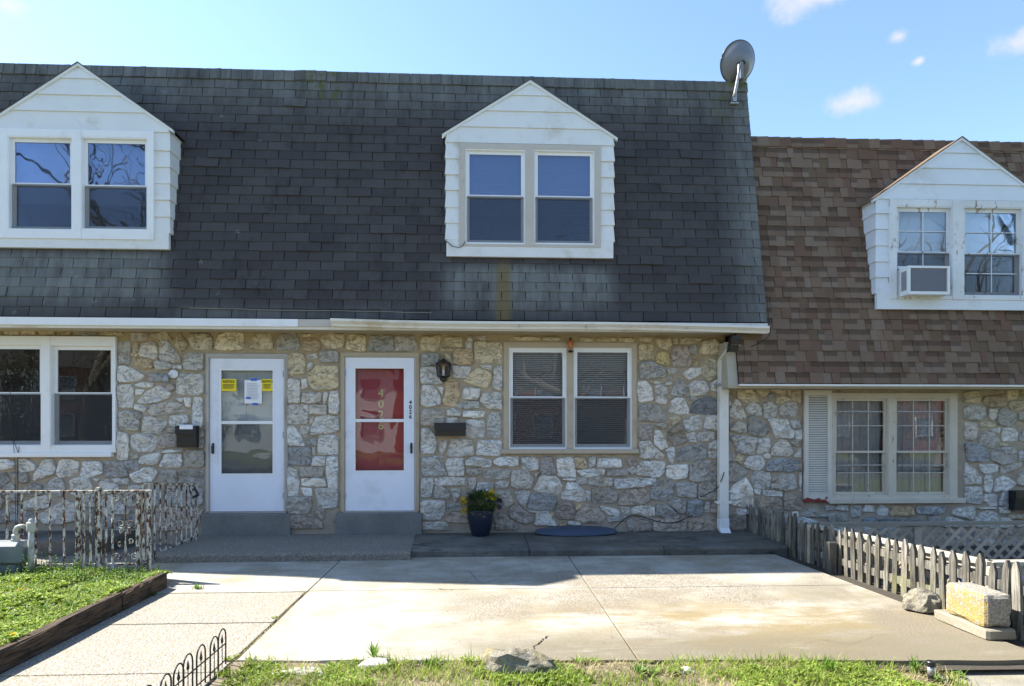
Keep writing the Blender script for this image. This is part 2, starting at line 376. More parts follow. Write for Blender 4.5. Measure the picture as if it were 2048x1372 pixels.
ACW = plain('ac_white_plastic', (.72, .73, .72), .45, .05, 6, dirt=(.62, .62, .58)); ACG = plain('ac_grille_grey', (.16, .17, .20), .5, .1, 9)
DECK = plain('roof_underlay', (.015, .015, .016), .95); DECKN = plain('roof_underlay_brown', (.03, .022, .016), .95)
PLASTER = plain('plain_rear_wall', (.3, .28, .25), .9)

def glass(name, warp=.5, tint=(.90, .92, .93), refl=1.5, scale=2.4, gc=(.95, .97, 1)):
    m = M(name); t = m.t
    tr = t.nodes.new('ShaderNodeBsdfTransparent'); tr.inputs[0].default_value = (*tint, 1)
    gl = t.nodes.new('ShaderNodeBsdfGlossy'); gl.inputs['Roughness'].default_value = .0; gl.inputs[0].default_value = (*gc, 1)
    fr = t.nodes.new('ShaderNodeFresnel'); fr.inputs[0].default_value = 1.5
    b = m.bump(m.noise(scale, 2, .5, dist=.4), warp, .02); t.links.new(b, gl.inputs['Normal'])
    f = (E(t, fr.outputs[0]) * refl + .015).clamp()
    mx = t.nodes.new('ShaderNodeMixShader'); t.links.new(f.k, mx.inputs[0]); t.links.new(tr.outputs[0], mx.inputs[1]); t.links.new(gl.outputs[0], mx.inputs[2])
    t.links.new(mx.outputs[0], m.out.inputs[0]); return m.m
GLASS = glass('window_glass', .07, refl=1.0, scale=1.3); GLASSW = glass('wavy_storm_glass', .14, refl=.62, scale=2.0); GLASSU = glass('upper_window_glass', .12, tint=(.74, .79, .88), refl=2.4, scale=2.0, gc=(.72, .81, 1.0))  # upper glass: the blue of the reflected sky is tinted into its colour
def screen(name, c, a):
    m = M(name); t = m.t; tr = t.nodes.new('ShaderNodeBsdfTransparent'); d = t.nodes.new('ShaderNodeBsdfDiffuse'); d.inputs[0].default_value = (*c, 1)
    mx = t.nodes.new('ShaderNodeMixShader'); mx.inputs[0].default_value = a
    t.links.new(tr.outputs[0], mx.inputs[1]); t.links.new(d.outputs[0], mx.inputs[2]); t.links.new(mx.outputs[0], m.out.inputs[0]); return m.m
SCREENL = screen('pale_screen_insert', (.17, .18, .19), .42)
SCREEN = screen('insect_screen', (.06, .065, .07), .5)

def leafmat(name, a, b, trans=.35):
    m = M(name); r = m.rnd(); c = m.mix(r, a, b); c = m.mix(m.noise(2.3, 4, .6, off=(3, 9, 2)).sm(.46, .62) * .4, c, m.scale(c, .5)); c = m.scale(c, m.noise(14, 3) * 1.1 + .45); return m.done(c, .55, trans=trans, spec=.3)
GRASS = leafmat('lawn_weeds', (.15, .26, .025), (.37, .44, .07), .45); GRASSY = leafmat('dry_grass', (.34, .30, .12), (.48, .42, .21), .3); DEEPG = leafmat('weed_leaf', (.08, .18, .02), (.20, .31, .04), .42)
POTL = leafmat('planter_leaf', (.03, .07, .02), (.10, .14, .04), .25); POTV = leafmat('variegated_leaf', (.05, .06, .03), (.36, .34, .16), .25)
YELF = leafmat('yellow_petal', (.72, .50, .01), (.8, .62, .02), .3); PURF = leafmat('purple_petal', (.05, .01, .06), (.2, .1, .24), .2); SPIKE = plain('dark_spike_grass', (.03, .03, .045), .5); WHITEF = plain('pale_blue_foil', (.55, .6, .8), .35)
DRYST = plain('dry_stalk', (.30, .25, .17), .8, .3, 20)
BARK = plain('grey_bark', (.14, .115, .09), .9, .35, 9, .8, 30); BUDS = leafmat('yellow_green_bud', (.16, .18, .03), (.25, .24, .05), .4)
ASPH = plain('asphalt', (.055, .055, .055), .9, .25, 8, .4, 120); LAWNM = plain('lawn_ground', (.10, .115, .035), .95, .4, 14, .6, 60, dirt=(.16, .13, .08))
BRICK = plain('red_brick_face', (.24, .085, .055), .9, .2, 5); WHITEH = plain('white_house_siding', (.75, .75, .72), .6, .05, 4); BRICKD = plain('dull_brown_brick', (.13, .07, .05), .9, .25, 5); ROOFX = plain('grey_far_roof', (.09, .085, .08), .9, .2, 6)
# ------------------------------------------------------------------ clouds in the sky
tc = wt.nodes.new('ShaderNodeTexCoord'); wn = wt.nodes.new('ShaderNodeTexNoise')
wn.inputs['Scale'].default_value = 26; wn.inputs['Detail'].default_value = 7; wn.inputs['Roughness'].default_value = .62
wt.links.new(tc.outputs['Generated'], wn.inputs['Vector'])
wnf = E(wt, wn.outputs['Fac'])
def vdir(px, py):
    u = (px - 1024) / F; v = (HZ - py) / F
    return Vector((ST + u * CT, CT - u * ST, v)).normalized()
blobs = [(vdir(1625, -4), .052, 3.2), (vdir(1697, 205), .030, 2.0), (vdir(1797, 74), .011, 1.6), (vdir(2048, 82), .030, 1.9), (vdir(1838, 122), .007, 1.6), (vdir(10, 8), .02, 1.5),
         (vdir(2300, 30), .08, 2.2), (vdir(-500, 60), .07, 2.3), (Vector((-.6, -.7, .4)).normalized(), .1, 2.2), (Vector((.5, -.75, .45)).normalized(), .09, 2.2), (Vector((.85, -.2, .5)).normalized(), .1, 2)]
cm = None
for c, rr, an in blobs:
    a = wt.nodes.new('ShaderNodeVectorMath'); a.operation = 'SUBTRACT'; wt.links.new(tc.outputs['Generated'], a.inputs[0]); a.inputs[1].default_value = c
    b = wt.nodes.new('ShaderNodeVectorMath'); b.operation = 'MULTIPLY'; wt.links.new(a.outputs[0], b.inputs[0]); b.inputs[1].default_value = (1, 1, an)
    l = wt.nodes.new('ShaderNodeVectorMath'); l.operation = 'LENGTH'; wt.links.new(b.outputs[0], l.inputs[0])
    q = E(wt, l.outputs['Value']) * (1 / rr) + (wnf - .5) * 2.6
    q = q.sm(1.3, -.15); cm = q if cm is None else cm.max(q)
skt = wt.nodes.new('ShaderNodeMix'); skt.data_type = 'RGBA'; skt.inputs[7].default_value = (2.9, 2.78, 2.82, 1)
wt.links.new((cm * .8).k, skt.inputs[0]); wt.links.new(sky.outputs[0], skt.inputs[6]); wt.links.new(skt.outputs[2], bg.inputs[0])

# ------------------------------------------------------------------ ground
def sheet(name, pts, z, mat, kind='structure', parent=None):
    return tag(mk(name, MB().add([(x, y, z) for x, y in pts], [tuple(range(len(pts)))]), mat, parent), kind=kind)
def rsheet(name, x0, x1, y0, y1, z, mat): return sheet(name, [(x0, y0), (x1, y0), (x1, y1), (x0, y1)], z, mat)
rsheet('ground', -900, 900, -900, 900, -.14, LAWNM)
rsheet('street', -120, 120, -23, -14, -.13, ASPH)
rsheet('sidewalk', -120, 120, -13.2, -11.6, -.125, PORCH)

# ------------------------------------------------------------------ the roofs
YE, ZE, YR, ZR = -.40, 2.86, .25, 6.28                 # black mansard: eave and ridge
XL0, XB, XR = -7.4, P(640, 640, YE).x, 3.70
BZE, BYR, BZR = 2.07, .29, 5.55                        # brown mansard
BX0, BX1 = 3.33, 8.4
def roofY(z): return YE + (YR - YE) * (z - ZE) / (ZR - ZE)
def broofY(z): return YE + (BYR - YE) * (z - BZE) / (BZR - BZE)

houseL = thing('row_house', (-4.7, 0, 0), 'left stone row house with white dormer, notices taped in its door and charcoal shingles', 'house', 'stone row houses')
houseM = thing('row_house', (.8, 0, 0), 'middle stone row house numbered 4026 with red inner door and charcoal mansard roof', 'house', 'stone row houses')
houseR = thing('row_house', (5.6, 0, 0), 'right stone row house with lower brown shingle roof and one peeling shutter', 'house', 'stone row houses')

def tabmesh(name, mat, thick=.008, var=0):
    rr = random.Random(var); j = lambda a: rr.uniform(-a, a)
    v = []
    xs = (-.5, -.2, .15, .5)
    for x in xs: v.append((x, j(.0035), 0))
    for x in xs: v.append((x, v[xs.index(x)][1], thick + j(.0015)))
    for x in xs: v.append((x, .17, .0015))
    f = []
    for i in range(3): f += [(i, i + 1, i + 5, i + 4), (i + 4, i + 5, i + 9, i + 8)]
    f += [(0, 4, 8), (3, 11, 7)]
    me = bpy.data.meshes.new(name); me.from_pydata(v, [], f); me.materials.append(mat); return me
def inside(x, z, poly):
    c = False; n = len(poly)
    for i in range(n):
        (x1, z1), (x2, z2) = poly[i], poly[(i + 1) % n]
        if (z1 > z) != (z2 > z) and x < (x2 - x1) * (z - z1) / (z2 - z1) + x1: c = not c
    return c
def shingle(house, roof, tabs, meshes, ang, mat):
    # tabs: (x, y, z, width, lift); the 300 lowest in view are pieces, the rest one mesh of the same pieces
    vis = lambda t: -6.6 < t[0] < 7.6
    tabs = sorted(tabs, key=lambda t: (not vis(t), t[2])); MR = Matrix.Rotation(ang, 4, 'X')
    for i, (x, y, z, w, lift) in enumerate(tabs[:300]):
        o = bpy.data.objects.new('shingle', random.choice(meshes)); link(o, 'shingle', roof, Vector((x, y, z)) + MR @ Vector((0, 0, lift)))
        o.rotation_euler = (ang, 0, random.uniform(-.004, .004)); o.scale = (w, 1, random.uniform(.85, 1.25) * (2.0 if random.random() < .06 else 1))
    mb = MB()
    for (x, y, z, w, lift) in tabs[300:]:
        me = random.choice(meshes); Mx = Matrix.Translation(Vector((x, y, z)) + MR @ Vector((0, 0, lift))) @ MR @ Matrix.Diagonal((w, 1, random.uniform(.85, 1.25), 1))
        mb.add([Mx @ v.co for v in me.vertices], [tuple(p.vertices) for p in me.polygons])
    tag(mk('upper_shingles', mb, mat, roof), kind='stuff')

# dormers: (peak, corner xs, eave z ...) measured on their own front plane
def front_plane(px, py, rY, z0=None):
    Y = -.2
    for _ in range(12): Y = rY(P(px, py, Y).z) - .035
    return Y
class D: pass
def dormer_geo(xl, xr, peak, eave, bottom, rY):
    d = D(); d.Y = front_plane((xl + xr) / 2, bottom, rY)
    d.x0 = P(xl, eave, d.Y).x; d.x1 = P(xr, eave, d.Y).x; cx = (xl + xr) / 2
    d.cx = (d.x0 + d.x1) / 2; d.zp = P(cx, peak, d.Y).z; d.ze = P(cx, eave, d.Y).z; d.zb = P(cx, bottom, d.Y).z; d.pcx = cx
    d.poly = [(d.x0, d.zb), (d.x1, d.zb), (d.x1, d.ze), (d.cx, d.zp), (d.x0, d.ze)]; d.rY = rY; return d
dL = dormer_geo(-25, 339, 133, 256, 497, roofY)
dM = dormer_geo(893, 1226, 167, 273, 515, roofY)
dR = dormer_geo(1752, 2088, 281, 402, 620, broofY)
def hidden(x, z, w, ds):
    for d in ds:
        sh = [(d.cx + (px - d.cx) * .93, (d.zb + d.ze) / 2 + (pz - (d.zb + d.ze) / 2) * .93) for px, pz in d.poly]
        if inside(x - w / 2, z, sh) and inside(x + w / 2, z, sh) and inside(x - w / 2, z + .12, sh) and inside(x + w / 2, z + .12, sh): return True
    return False

angB = math.atan2(ZR - ZE, YR - YE); LB = math.hypot(ZR - ZE, YR - YE)
angN = math.atan2(BZR - BZE, BYR - YE); LN = math.hypot(BZR - BZE, BYR - YE)
def deck(house, x0, x1, ze, zr, yr, mat, name='roof'):
    mb = MB(); o = .012
    mb.extrude_x([(YE + o, ze), (yr + o, zr), (yr + 9, zr + .03), (yr + 9, zr - .15), (yr + .2, zr - .15), (YE + .12, ze)], x0, x1)
    return mk(name, mb, mat, house)
roofL = deck(houseL, XL0, XB, ZE, ZR, YR, DECK); roofM = deck(houseM, XB, XR, ZE, ZR, YR, DECK); roofR = deck(houseR, XR + .002, BX1, BZE, BZR, BYR, DECKN)
mb = MB(); mb.extrude_x([(YE + .012, BZE), (broofY(ZE - .03) + .012, ZE - .03), (broofY(ZE) + .25, ZE - .03), (YE + .25, BZE)], BX0, XR + .002)
mk('roof_return', mb, DECKN, houseR)

meshes = [tabmesh('shingle_tab', SHB, .012, i) for i in range(4)]
rows = 27; ex = LB / rows; TW = .305
tabsL, tabsM = [], []
for r in range(rows):
    off = (r % 2) * TW / 2 + random.uniform(-.012, .012) + .03
    z = ZE + (ZR - ZE) * (r * ex) / LB; y = roofY(z)
    for k in range(40):
        a = XL0 + off - TW + k * TW
        for x0, x1, L in ((max(a, XL0), min(a + TW, XR), tabsL if a + TW / 2 < XB else tabsM),):
            if x1 - x0 < .03: continue
            w = x1 - x0 - .009; x = (x0 + x1) / 2
            if hidden(x, z, w, (dL, dM)): continue
            L.append((x, y, z, w, -.004 if (r == 0 and -3.6 < x < -.55) else random.uniform(0, .0015)))
shingle(houseL, roofL, tabsL, meshes, angB, SHB); shingle(houseM, roofM, tabsM, meshes, angB, SHB)
# ragged exposed course edge over the doors
pts = [(-3.62 + .3 * i, roofY(ZE + .125) - .012 + random.uniform(-.004, .004), ZE + .122 - i * .003 + random.uniform(-.006, .006)) for i in range(11)]
mk('lifted_course_edge', MB().tube(pts, .007, 5), plain('exposed_course_edge', (.2, .19, .17), .9), roofM)

bm = [tabmesh('brown_shingle_tab', SHN, .011, 10 + i) for i in range(4)]
brow = 24; bex = LN / brow; tabsR = []
for r in range(brow):
    z = BZE + (BZR - BZE) * r / brow; y = broofY(z); a = BX0 if z < ZE - .05 else XR - .05; a -= random.uniform(0, .1); hi = r % 2 == 0
    while a < BX1:
        w = random.choice((.09, .11, .13, .15, .18)); x0 = max(a, BX0 if z < ZE - .05 else XR - .05); x1 = min(a + w, BX1); hi = not hi
        if x1 - x0 > .03 and not hidden((x0 + x1) / 2, z, w, (dR,)):
            tabsR.append(((x0 + x1) / 2, y, z, x1 - x0 - .002, .006 if hi else 0))
        a += w
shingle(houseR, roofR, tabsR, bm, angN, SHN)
def caps(roof, x0, x1, zr, yr, ang, mat, w=.14):
    mb = MB(); a = ang
    s = Vector((0, math.cos(a), math.sin(a))); n = Vector((0, -math.sin(a), math.cos(a)))
    top = Vector((0, yr, zr)) + n * .016
    prof = [top - s * .13 + n * .006, top + s * .015 + n * .008, Vector((0, yr + .03, zr + .032)), Vector((0, yr + .16, zr + .036)), Vector((0, yr + .16, zr + .02)), top - s * .13 - n * .012]
    x = x0
    while x < x1 - .02:
        e = min(x + w - .004, x1); j = random.uniform(-.006, .009) + (.03 * max(0, 1 - abs(x + 2.35) / .35)); t = random.uniform(-.004, .006)
        m_ = MB(); m_.add([(x, p.y, p.z + j * .5) for p in prof] + [(e, p.y - .004, p.z + j * .5 + t + .004) for p in prof],
                          [(0, 1, 7, 6), (1, 2, 8, 7), (2, 3, 9, 8), (3, 4, 10, 9), (4, 5, 11, 10), (5, 0, 6, 11), (5, 4, 3, 2, 1, 0), (6, 7, 8, 9, 10, 11)])
        mk('ridge_cap', m_, mat, roof); x += w
caps(roofL, XL0, XL0 + .14 * round((XB - XL0) / .14), ZR, YR, angB, SHB); caps(roofM, XL0 + .14 * round((XB - XL0) / .14), XR, ZR, YR, angB, SHB); caps(roofR, XR, BX1, BZR, BYR, angN, SHN, .16)

# ------------------------------------------------------------------ dormers
def clip(poly, z0, z1):
    def half(ps, keep, zc):
        out = []
        for i in range(len(ps)):
            a, b = ps[i], ps[(i + 1) % len(ps)]; ka, kb = keep(a[1]), keep(b[1])
            if ka: out.append(a)
            if ka != kb: t = (zc - a[1]) / (b[1] - a[1]); out.append((a[0] + (b[0] - a[0]) * t, zc))
        return out
    return half(half(poly, lambda z: z >= z0 - 1e-9, z0), lambda z: z <= z1 + 1e-9, z1)
def dormer(house, d, gable, side, frame, mat, roofmat, shade=True):
    zz = lambda py: P(d.pcx, py, d.Y).z
    body = MB(); back = d.rY(d.zp) + .12
    body.prism([(d.x0 + .03, d.zb + .02), (d.x1 - .03, d.zb + .02), (d.x1 - .03, d.ze - .01), (d.cx, d.zp - .04), (d.x0 + .03, d.ze - .01)], d.Y + .16, back)
    dm = mk('dormer', body, mat, house)
    gz = [zz(p) for p in gable]                              # from the top down
    tops = [d.zp] + gz[:-1]
    for z1, z0 in zip(tops, gz):
        pl = clip(d.poly, z0, z1)
        mk('siding_board', MB().prism(pl, lambda z, z0=z0, z1=z1: d.Y - .006 - .016 * (z1 - z) / (z1 - z0), d.Y + .012), mat, dm)
    fx0, fx1 = P(frame[0], 400, d.Y).x, P(frame[2], 400, d.Y).x
    fz1, fz0 = zz(frame[1]), zz(frame[3])
    sz = [zz(p) for p in side]
    for i, (z1, z0) in enumerate(zip([gz[-1]] + sz[:-1], sz)):
        for xo, xi, sg in ((d.x0, fx0, -1), (d.x1, fx1, 1)):
            lo, hi = .020, .004; jt = random.uniform(-.003, .006); m_ = MB()
            # front strip
            xs = sorted((xi, xo))
            m_.hexa([(xs[0] - (lo if sg < 0 else 0), d.Y - lo - jt, z0), (xs[1] + (lo if sg > 0 else 0), d.Y - lo - jt, z0), (xs[1], d.Y + .012, z0), (xs[0], d.Y + .012, z0),
                     (xs[0] - (hi if sg < 0 else 0), d.Y - hi, z1), (xs[1] + (hi if sg > 0 else 0), d.Y - hi, z1), (xs[1], d.Y + .012, z1), (xs[0], d.Y + .012, z1)])
            # return along the cheek to the roof
            yb0, yb1 = d.rY(z0) + .05, d.rY(z1) + .05
            if yb0 > d.Y + .03:
                q = [(xo + sg * lo, d.Y - lo - jt, z0), (xo + sg * lo, yb0, z0), (xo - sg * .02, yb0, z0), (xo - sg * .02, d.Y + .012, z0),
                     (xo + sg * hi, d.Y - hi, z1), (xo + sg * hi, yb1, z1), (xo - sg * .02, yb1, z1), (xo - sg * .02, d.Y + .012, z1)]
                m_.hexa(q)
            mk('siding_board', m_, mat, dm)
    z1 = fz0; z0 = d.zb                                       # board under the window
    mk('sill_board', MB().prism([(d.x0, z0), (d.x1, z0), (d.x1, sz[-1]), (fx1 + .001, sz[-1]), (fx1 + .001, z1), (fx0 - .001, z1), (fx0 - .001, sz[-1]), (d.x0, sz[-1])], d.Y - .022, d.Y + .03), mat, dm)
    # gable cheeks above the top course and the little roof
    for xo, sg in ((d.x0, -1), (d.x1, 1)):
        zt, zl = d.ze, gz[-1]
        mk('siding_board', MB().hexa([(xo + sg * .018, d.Y - .018, zl), (xo + sg * .018, d.rY(zl) + .05, zl), (xo - sg * .02, d.rY(zl) + .05, zl), (xo - sg * .02, d.Y, zl),
                                      (xo + sg * .004, d.Y - .006, zt), (xo + sg * .004, d.rY(zt) + .05, zt), (xo - sg * .02, d.rY(zt) + .05, zt), (xo - sg * .02, d.Y, zt)]), mat, dm)
    run = d.x1 - d.cx; slope = (d.zp - d.ze) / run
    for sg in (-1, 1):
        ov = .055; xe = d.cx + sg * (run + ov); ze = d.ze - slope * ov
        f = lambda dx, up: None
        nx, nz = -slope, 1.0; l = math.hypot(nx, nz); nx, nz = nx / l * -sg * -1, nz / l
        def q(t, up): return (d.cx + sg * (run + ov) * t, d.zp - slope * (run + ov) * t + up * 1.2)
        for nm, y0, a, b, mm in (('rake_trim', d.Y - .030, -.004, .026, mat), ('rake_roof', d.Y - .036, .027, .040, roofmat)):
            p = [q(0, a), q(1, a), q(1, b), q(0, b)]
            if sg < 0: p = p[::-1]
            y1 = back if nm == 'rake_roof' else d.Y + .02
            mk(nm, MB().prism(p, y0, y1), mm, dm)
    return dm
dmL = dormer(houseL, dL, (158, 191, 224, 262), (299, 332, 365, 398, 432, 465), (2, 262, 310, 479), SIDING, SHB)
dmM = dormer(houseM, dM, (192, 224, 257, 289), (321, 353, 384, 418, 449, 482), (918, 290, 1201, 495), SIDING, SHB)
dmR = dormer(houseR, dR, (307, 338, 370, 401), (430, 461, 494, 526, 557, 589), (1776, 402, 2064, 600), SIDING2, SHN)

# ------------------------------------------------------------------ windows
def pane(win, x0, x1, z0, z1, y, mat): return mk('pane', MB().box(x0, x1, y, y + .004, z0, z1), mat, win)
def blinds(win, x0, x1, z0, z1, y, pitch=.026, tilt=1.0):
    mb = MB(); z = z1 - .03
    mb.box(x0, x1, y - .012, y + .02, z1 - .028, z1)
    while z > z0 + .02:
        dy, dz = .0105 * math.cos(tilt), .0105 * math.sin(tilt)
        mb.add([(x0, y - dy, z + dz), (x1, y - dy, z + dz), (x1, y + dy, z - dz), (x0, y + dy, z - dz)], [(0, 1, 2, 3)]); z -= pitch
    for t in (.12, .5, .88): mb.box(x0 + (x1 - x0) * t, x0 + (x1 - x0) * t + .002, y - .014, y - .012, z0 + .01, z1)
    mb.box(x0, x1, y - .01, y + .01, z0, z0 + .015)
    return mk('blind', mb, BLIND, win)
def room(win, x0, x1, z0, z1, y0, depth, mat=None):
    e = .1; mb = MB(); a, b, c, d = x0 - e, x1 + e, z0 - e, z1 + e; y1 = y0 + depth
    mb.add([(a, y0, c), (b, y0, c), (b, y0, d), (a, y0, d), (a, y1, c), (b, y1, c), (b, y1, d), (a, y1, d)], [(4, 5, 6, 7), (0, 1, 5, 4), (1, 2, 6, 5), (2, 3, 7, 6), (3, 0, 4, 7)])
    return mk('room_recess', mb, mat or DARKR, win)
def window(house, name, Y, outer, units, meet, cmat, smat, gmat, proud=.03, blind=False, scr=True, sash=.035, sill=None, curtain=False, muntins=None, depth=.5):
    x0, x1, z0, z1 = rect(*outer, Y); us = [rect(*u, Y) for u in units]
    mb = MB(); y0, y1 = Y - proud, Y + .10
    xs = [x0] + [v for u in us for v in (u[0], u[1])] + [x1]
    zt = max(u[3] for u in us); zb = min(u[2] for u in us)
    for i in range(0, len(xs), 2):                       # jambs and mullion
        p = 0 if i in (0, len(xs) - 2) else .004
        mb.box(xs[i], xs[i + 1], y0 - p, y1, z0, z1)
    for u in us:
        mb.box(u[0], u[1], y0 + .002, y1 - .002, u[3], z1); mb.box(u[0], u[1], y0 + .002, y1 - .002, z0, u[2])
    win = mk(name, mb, cmat, house)
    for k, u in enumerate(us):
        a, b, c, d = u; zm = P(1024, meet, Y).z if not isinstance(meet, (list, tuple)) else P((units[k][0] + units[k][2]) / 2, meet[k], Y).z
        mk('track', MB().ring(a, b, c, d, .012, .012, .014, .018, Y - proud + .006, Y + .06), smat, win)
        a += .012; b -= .012; c += .018; d -= .014
        mk('sash', MB().ring(a, b, zm - .015, d, sash, sash, sash * 1.1, .03, Y + .008, Y + .035), smat, win)
        mk('sash', MB().ring(a, b, c, zm + .012, sash, sash, .028, sash * 1.2, Y + .037, Y + .06), smat, win)
        pane(win, a + sash, b - sash, zm + .014, d - sash, Y + .02, gmat); pane(win, a + sash, b - sash, c + sash, zm - .01, Y + .047, gmat)
        if scr: mk('insect_screen', MB().add([(a + .01, Y + .004, c + .01), (b - .01, Y + .004, c + .01), (b - .01, Y + .004, zm), (a + .01, Y + .004, zm)], [(0, 1, 2, 3)]), SCREEN, win)
        if blind: blinds(win, a + .02, b - .02, c + .02, d - .02, Y + .085)
        if curtain:
            cb = MB(); n = 40; yy = Y + .12
            for i in range(n):
                t0, t1 = i / n, (i + 1) / n; f = lambda t: yy + .012 * math.sin(t * 38) + .006 * math.sin(t * 91)
                cb.add([(a + (b - a) * t0, f(t0), c), (a + (b - a) * t1, f(t1), c), (a + (b - a) * t1, f(t1), d), (a + (b - a) * t0, f(t0), d)], [(0, 1, 2, 3)])
            mk('curtain', cb, CURT, win)
        if muntins:
            nx, nz = muntins
            for lo, hi in ((c + sash, zm - .015), (zm + .015, d - sash)):
                for i in range(1, nx + 1): q = a + sash + (b - a - 2 * sash) * i / (nx + 1); mk('muntin', MB().box(q - .005, q + .005, Y + .001, Y + .0075, lo, hi), smat, win)
                for i in range(1, nz + 1): q = lo + (hi - lo) * i / (nz + 1); mk('muntin', MB().box(a + sash, b - sash, Y + .0005, Y + .007, q - .005, q + .005), smat, win)
    room(win, x0 + .08, x1 - .08, z0 + .08, z1 - .08, Y + .10, depth)
    if sill:
        a, b, c, d = rect(*sill, Y); mk('sill', MB().cbox(a, b, Y - .07, Y + .02, c, d, .006), cmat, win)
    return win
wLu = window(houseL, 'window', dL.Y, (2, 262, 310, 479), [(20, 275, 148, 462), (166, 277, 298, 462)], [368, 372], VINYL, VINYL, GLASSU, sash=.04, proud=.04)
wMu = window(houseM, 'window', dM.Y, (918, 290, 1201, 495), [(931, 300, 1050, 489), (1068, 302, 1188, 490)], [392, 394], TANF, VINYL, GLASSU, blind=True, sash=.038)
wRu = window(houseR, 'window', dR.Y, (1776, 402, 2064, 600), [(1790, 414, 1902, 594), (1924, 416, 2042, 594)], [505, 508], PEEL, PEEL, GLASS, sash=.045, proud=.035, muntins=(1, 1))
wLl = window(houseL, 'window', 0, (-130, 673, 235, 905), [(-30, 688, 88, 893), (105, 690, 230, 893)], 789, VINYL, VINYL, GLASS, sash=.045, proud=.05, sill=(-135, 905, 228, 914))
wMl = window(houseM, 'window', 0, (1007, 685, 1273, 902), [(1018, 696, 1133, 898), (1147, 696, 1263, 898)], 795, TAN, VINYL, GLASS, blind=True, sash=.04, proud=.015, sill=(1002, 898, 1276, 907))
wRl = window(houseR, 'window', 0, (1660, 786, 1912, 1000), [(1668, 795, 1774, 992), (1789, 795, 1897, 992)], 905, CREAM, CREAM, GLASS, sash=.03, proud=.03, sill=(1655, 996, 1925, 1006), curtain=True, muntins=(2, 1), scr=False)
for a, b in ((1669, 1772), (1790, 1896)):                 # storm window rails of the old aluminium storms
    for py in (822, 929):
        x0, x1, _, z = rect(a + 4, py, b - 4, py + 10)
        mk('storm_rail', MB().box(x0, x1, -.006, .004, z - .014, z), GALV, wRl)

# ------------------------------------------------------------------ eaves, gutters, downspout
GY = P(1, 1, YE).y
xg0, xg1 = P(661, 655, -.5).x, P(1537, 655, -.5).x
zsof = 2.735
for h, a, b in ((houseL, XL0, XB), (houseM, XB, XR)):
    mk('soffit', MB().box(a, b, YE + .03, .03, zsof, zsof + .05), SOFF, h)
    mk('fascia', MB().box(a, b, YE - .02, YE + .029, zsof - .01, ZE - .015), GUTW, h)
# left: plain white metal edge, patched with a greyer piece
mk('drip_edge', MB().box(XL0, P(598, 650, YE).x, YE - .05, YE - .021, ZE - .105, ZE - .012), VINYL, houseL)
mk('drip_edge_patch', MB().box(P(598, 650, YE).x + .002, xg0 - .01, YE - .045, YE - .021, ZE - .10, ZE - .012), TANF, houseL)
mb = MB(); pr = [(YE - .022, ZE - .11), (YE - .075, ZE - .11), (YE - .085, ZE - .085), (YE - .125, ZE - .05), (YE - .125, ZE - .022), (YE - .117, ZE - .022), (YE - .117, ZE - .05), (YE - .08, ZE - .078), (YE - .07, ZE - .10), (YE - .022, ZE - .10)]
n = 16
for i in range(n):
    a, b = xg0 + (xg1 - xg0) * i / n, xg0 + (xg1 - xg0) * (i + 1) / n
    s = lambda x: -.012 * math.sin((x - xg0) / (xg1 - xg0) * math.pi * 2.2) - .05 * (x - xg0) / (xg1 - xg0)
    k = len(mb.v); mb.extrude_x(pr, a, b)
    for q in range(k, len(mb.v)): x, y, z = mb.v[q]; mb.v[q] = (x, y + .6 * s(x) * .3, z + s(x) + .012)
gut = mk('gutter', mb, GUTW, houseM)
ze = ZE + .012 - .05
mk('end_cap', MB().box(xg1, xg1 + .003, YE - .125, YE - .022, ze - .11, ze - .022), GUTW, gut)
for px in (1038, 1172, 1372): x = P(px, 655, -.5).x; mk('gutter_seam', MB().box(x, x + .004, YE - .129, YE - .03, ZE - .112, ZE - .06), GALV, gut)
# brown roof: gutterless drip edge, soffit, boxed end
mk('soffit', MB().box(BX0 - .12, BX1, YE + .02, .03, BZE - .06, BZE - .03), SOFF, houseR)
mk('drip_edge', MB().box(BX0, BX1, YE - .030, YE + .0195, BZE - .034, BZE - .008), GUTW, houseR)
mk('eave_return', MB().prism([(BX0 - .13, BZE - .05), (BX0 - .001, BZE - .05), (BX0 - .001, BZE + .55), (BX0 - .13, BZE + .55)], lambda z: YE + .02 + max(0, z - BZE) * .2, .03), plain('cream_eave_metal', (.40, .36, .28), .6), houseR)
# downspout
def dp(px, py, Y): return P(px, py, Y)
a = dp(1470, 690, -.44); b = dp(1446, 720, -.09); c_ = dp(1446, 1040, -.09)
def rect_tube(name, pts, wx, wy, mat, parent):
    mb = MB(); vs = []
    for p in pts: vs += [(p.x - wx, p.y - wy, p.z), (p.x + wx, p.y - wy, p.z), (p.x + wx, p.y + wy, p.z), (p.x - wx, p.y + wy, p.z)]
    fs = []
    for i in range(len(pts) - 1):
        for k in range(4): l = (k + 1) % 4; fs.append((i * 4 + k, i * 4 + l, i * 4 + 4 + l, i * 4 + 4 + k))
    fs += [(3, 2, 1, 0), tuple(range(len(vs) - 4, len(vs)))]
    mb.add(vs, fs); return mk(name, mb, mat, parent)
ds = rect_tube('downspout', [a, b, c_], .062, .042, GUTW, houseM)
rect_tube('downspout_shoe', [c_ + Vector((0, -.002, .02)), c_ + Vector((0, -.004, -.10)), c_ + Vector((.02, -.09, -.21))], .066, .045, VINYL, ds)
rect_tube('outlet_connector', [dp(1471, 672, -.46), dp(1470, 676, -.46), dp(1464, 704, -.40)], .058, .05, BLACKM, ds)
for py in (770, 1004): p = dp(1446, py, -.09); mk('strap', MB().box(p.x - .105, p.x + .105, p.y - .045, p.y + .04, p.z - .016, p.z + .016), GUTW if py > 800 else GALV, ds)

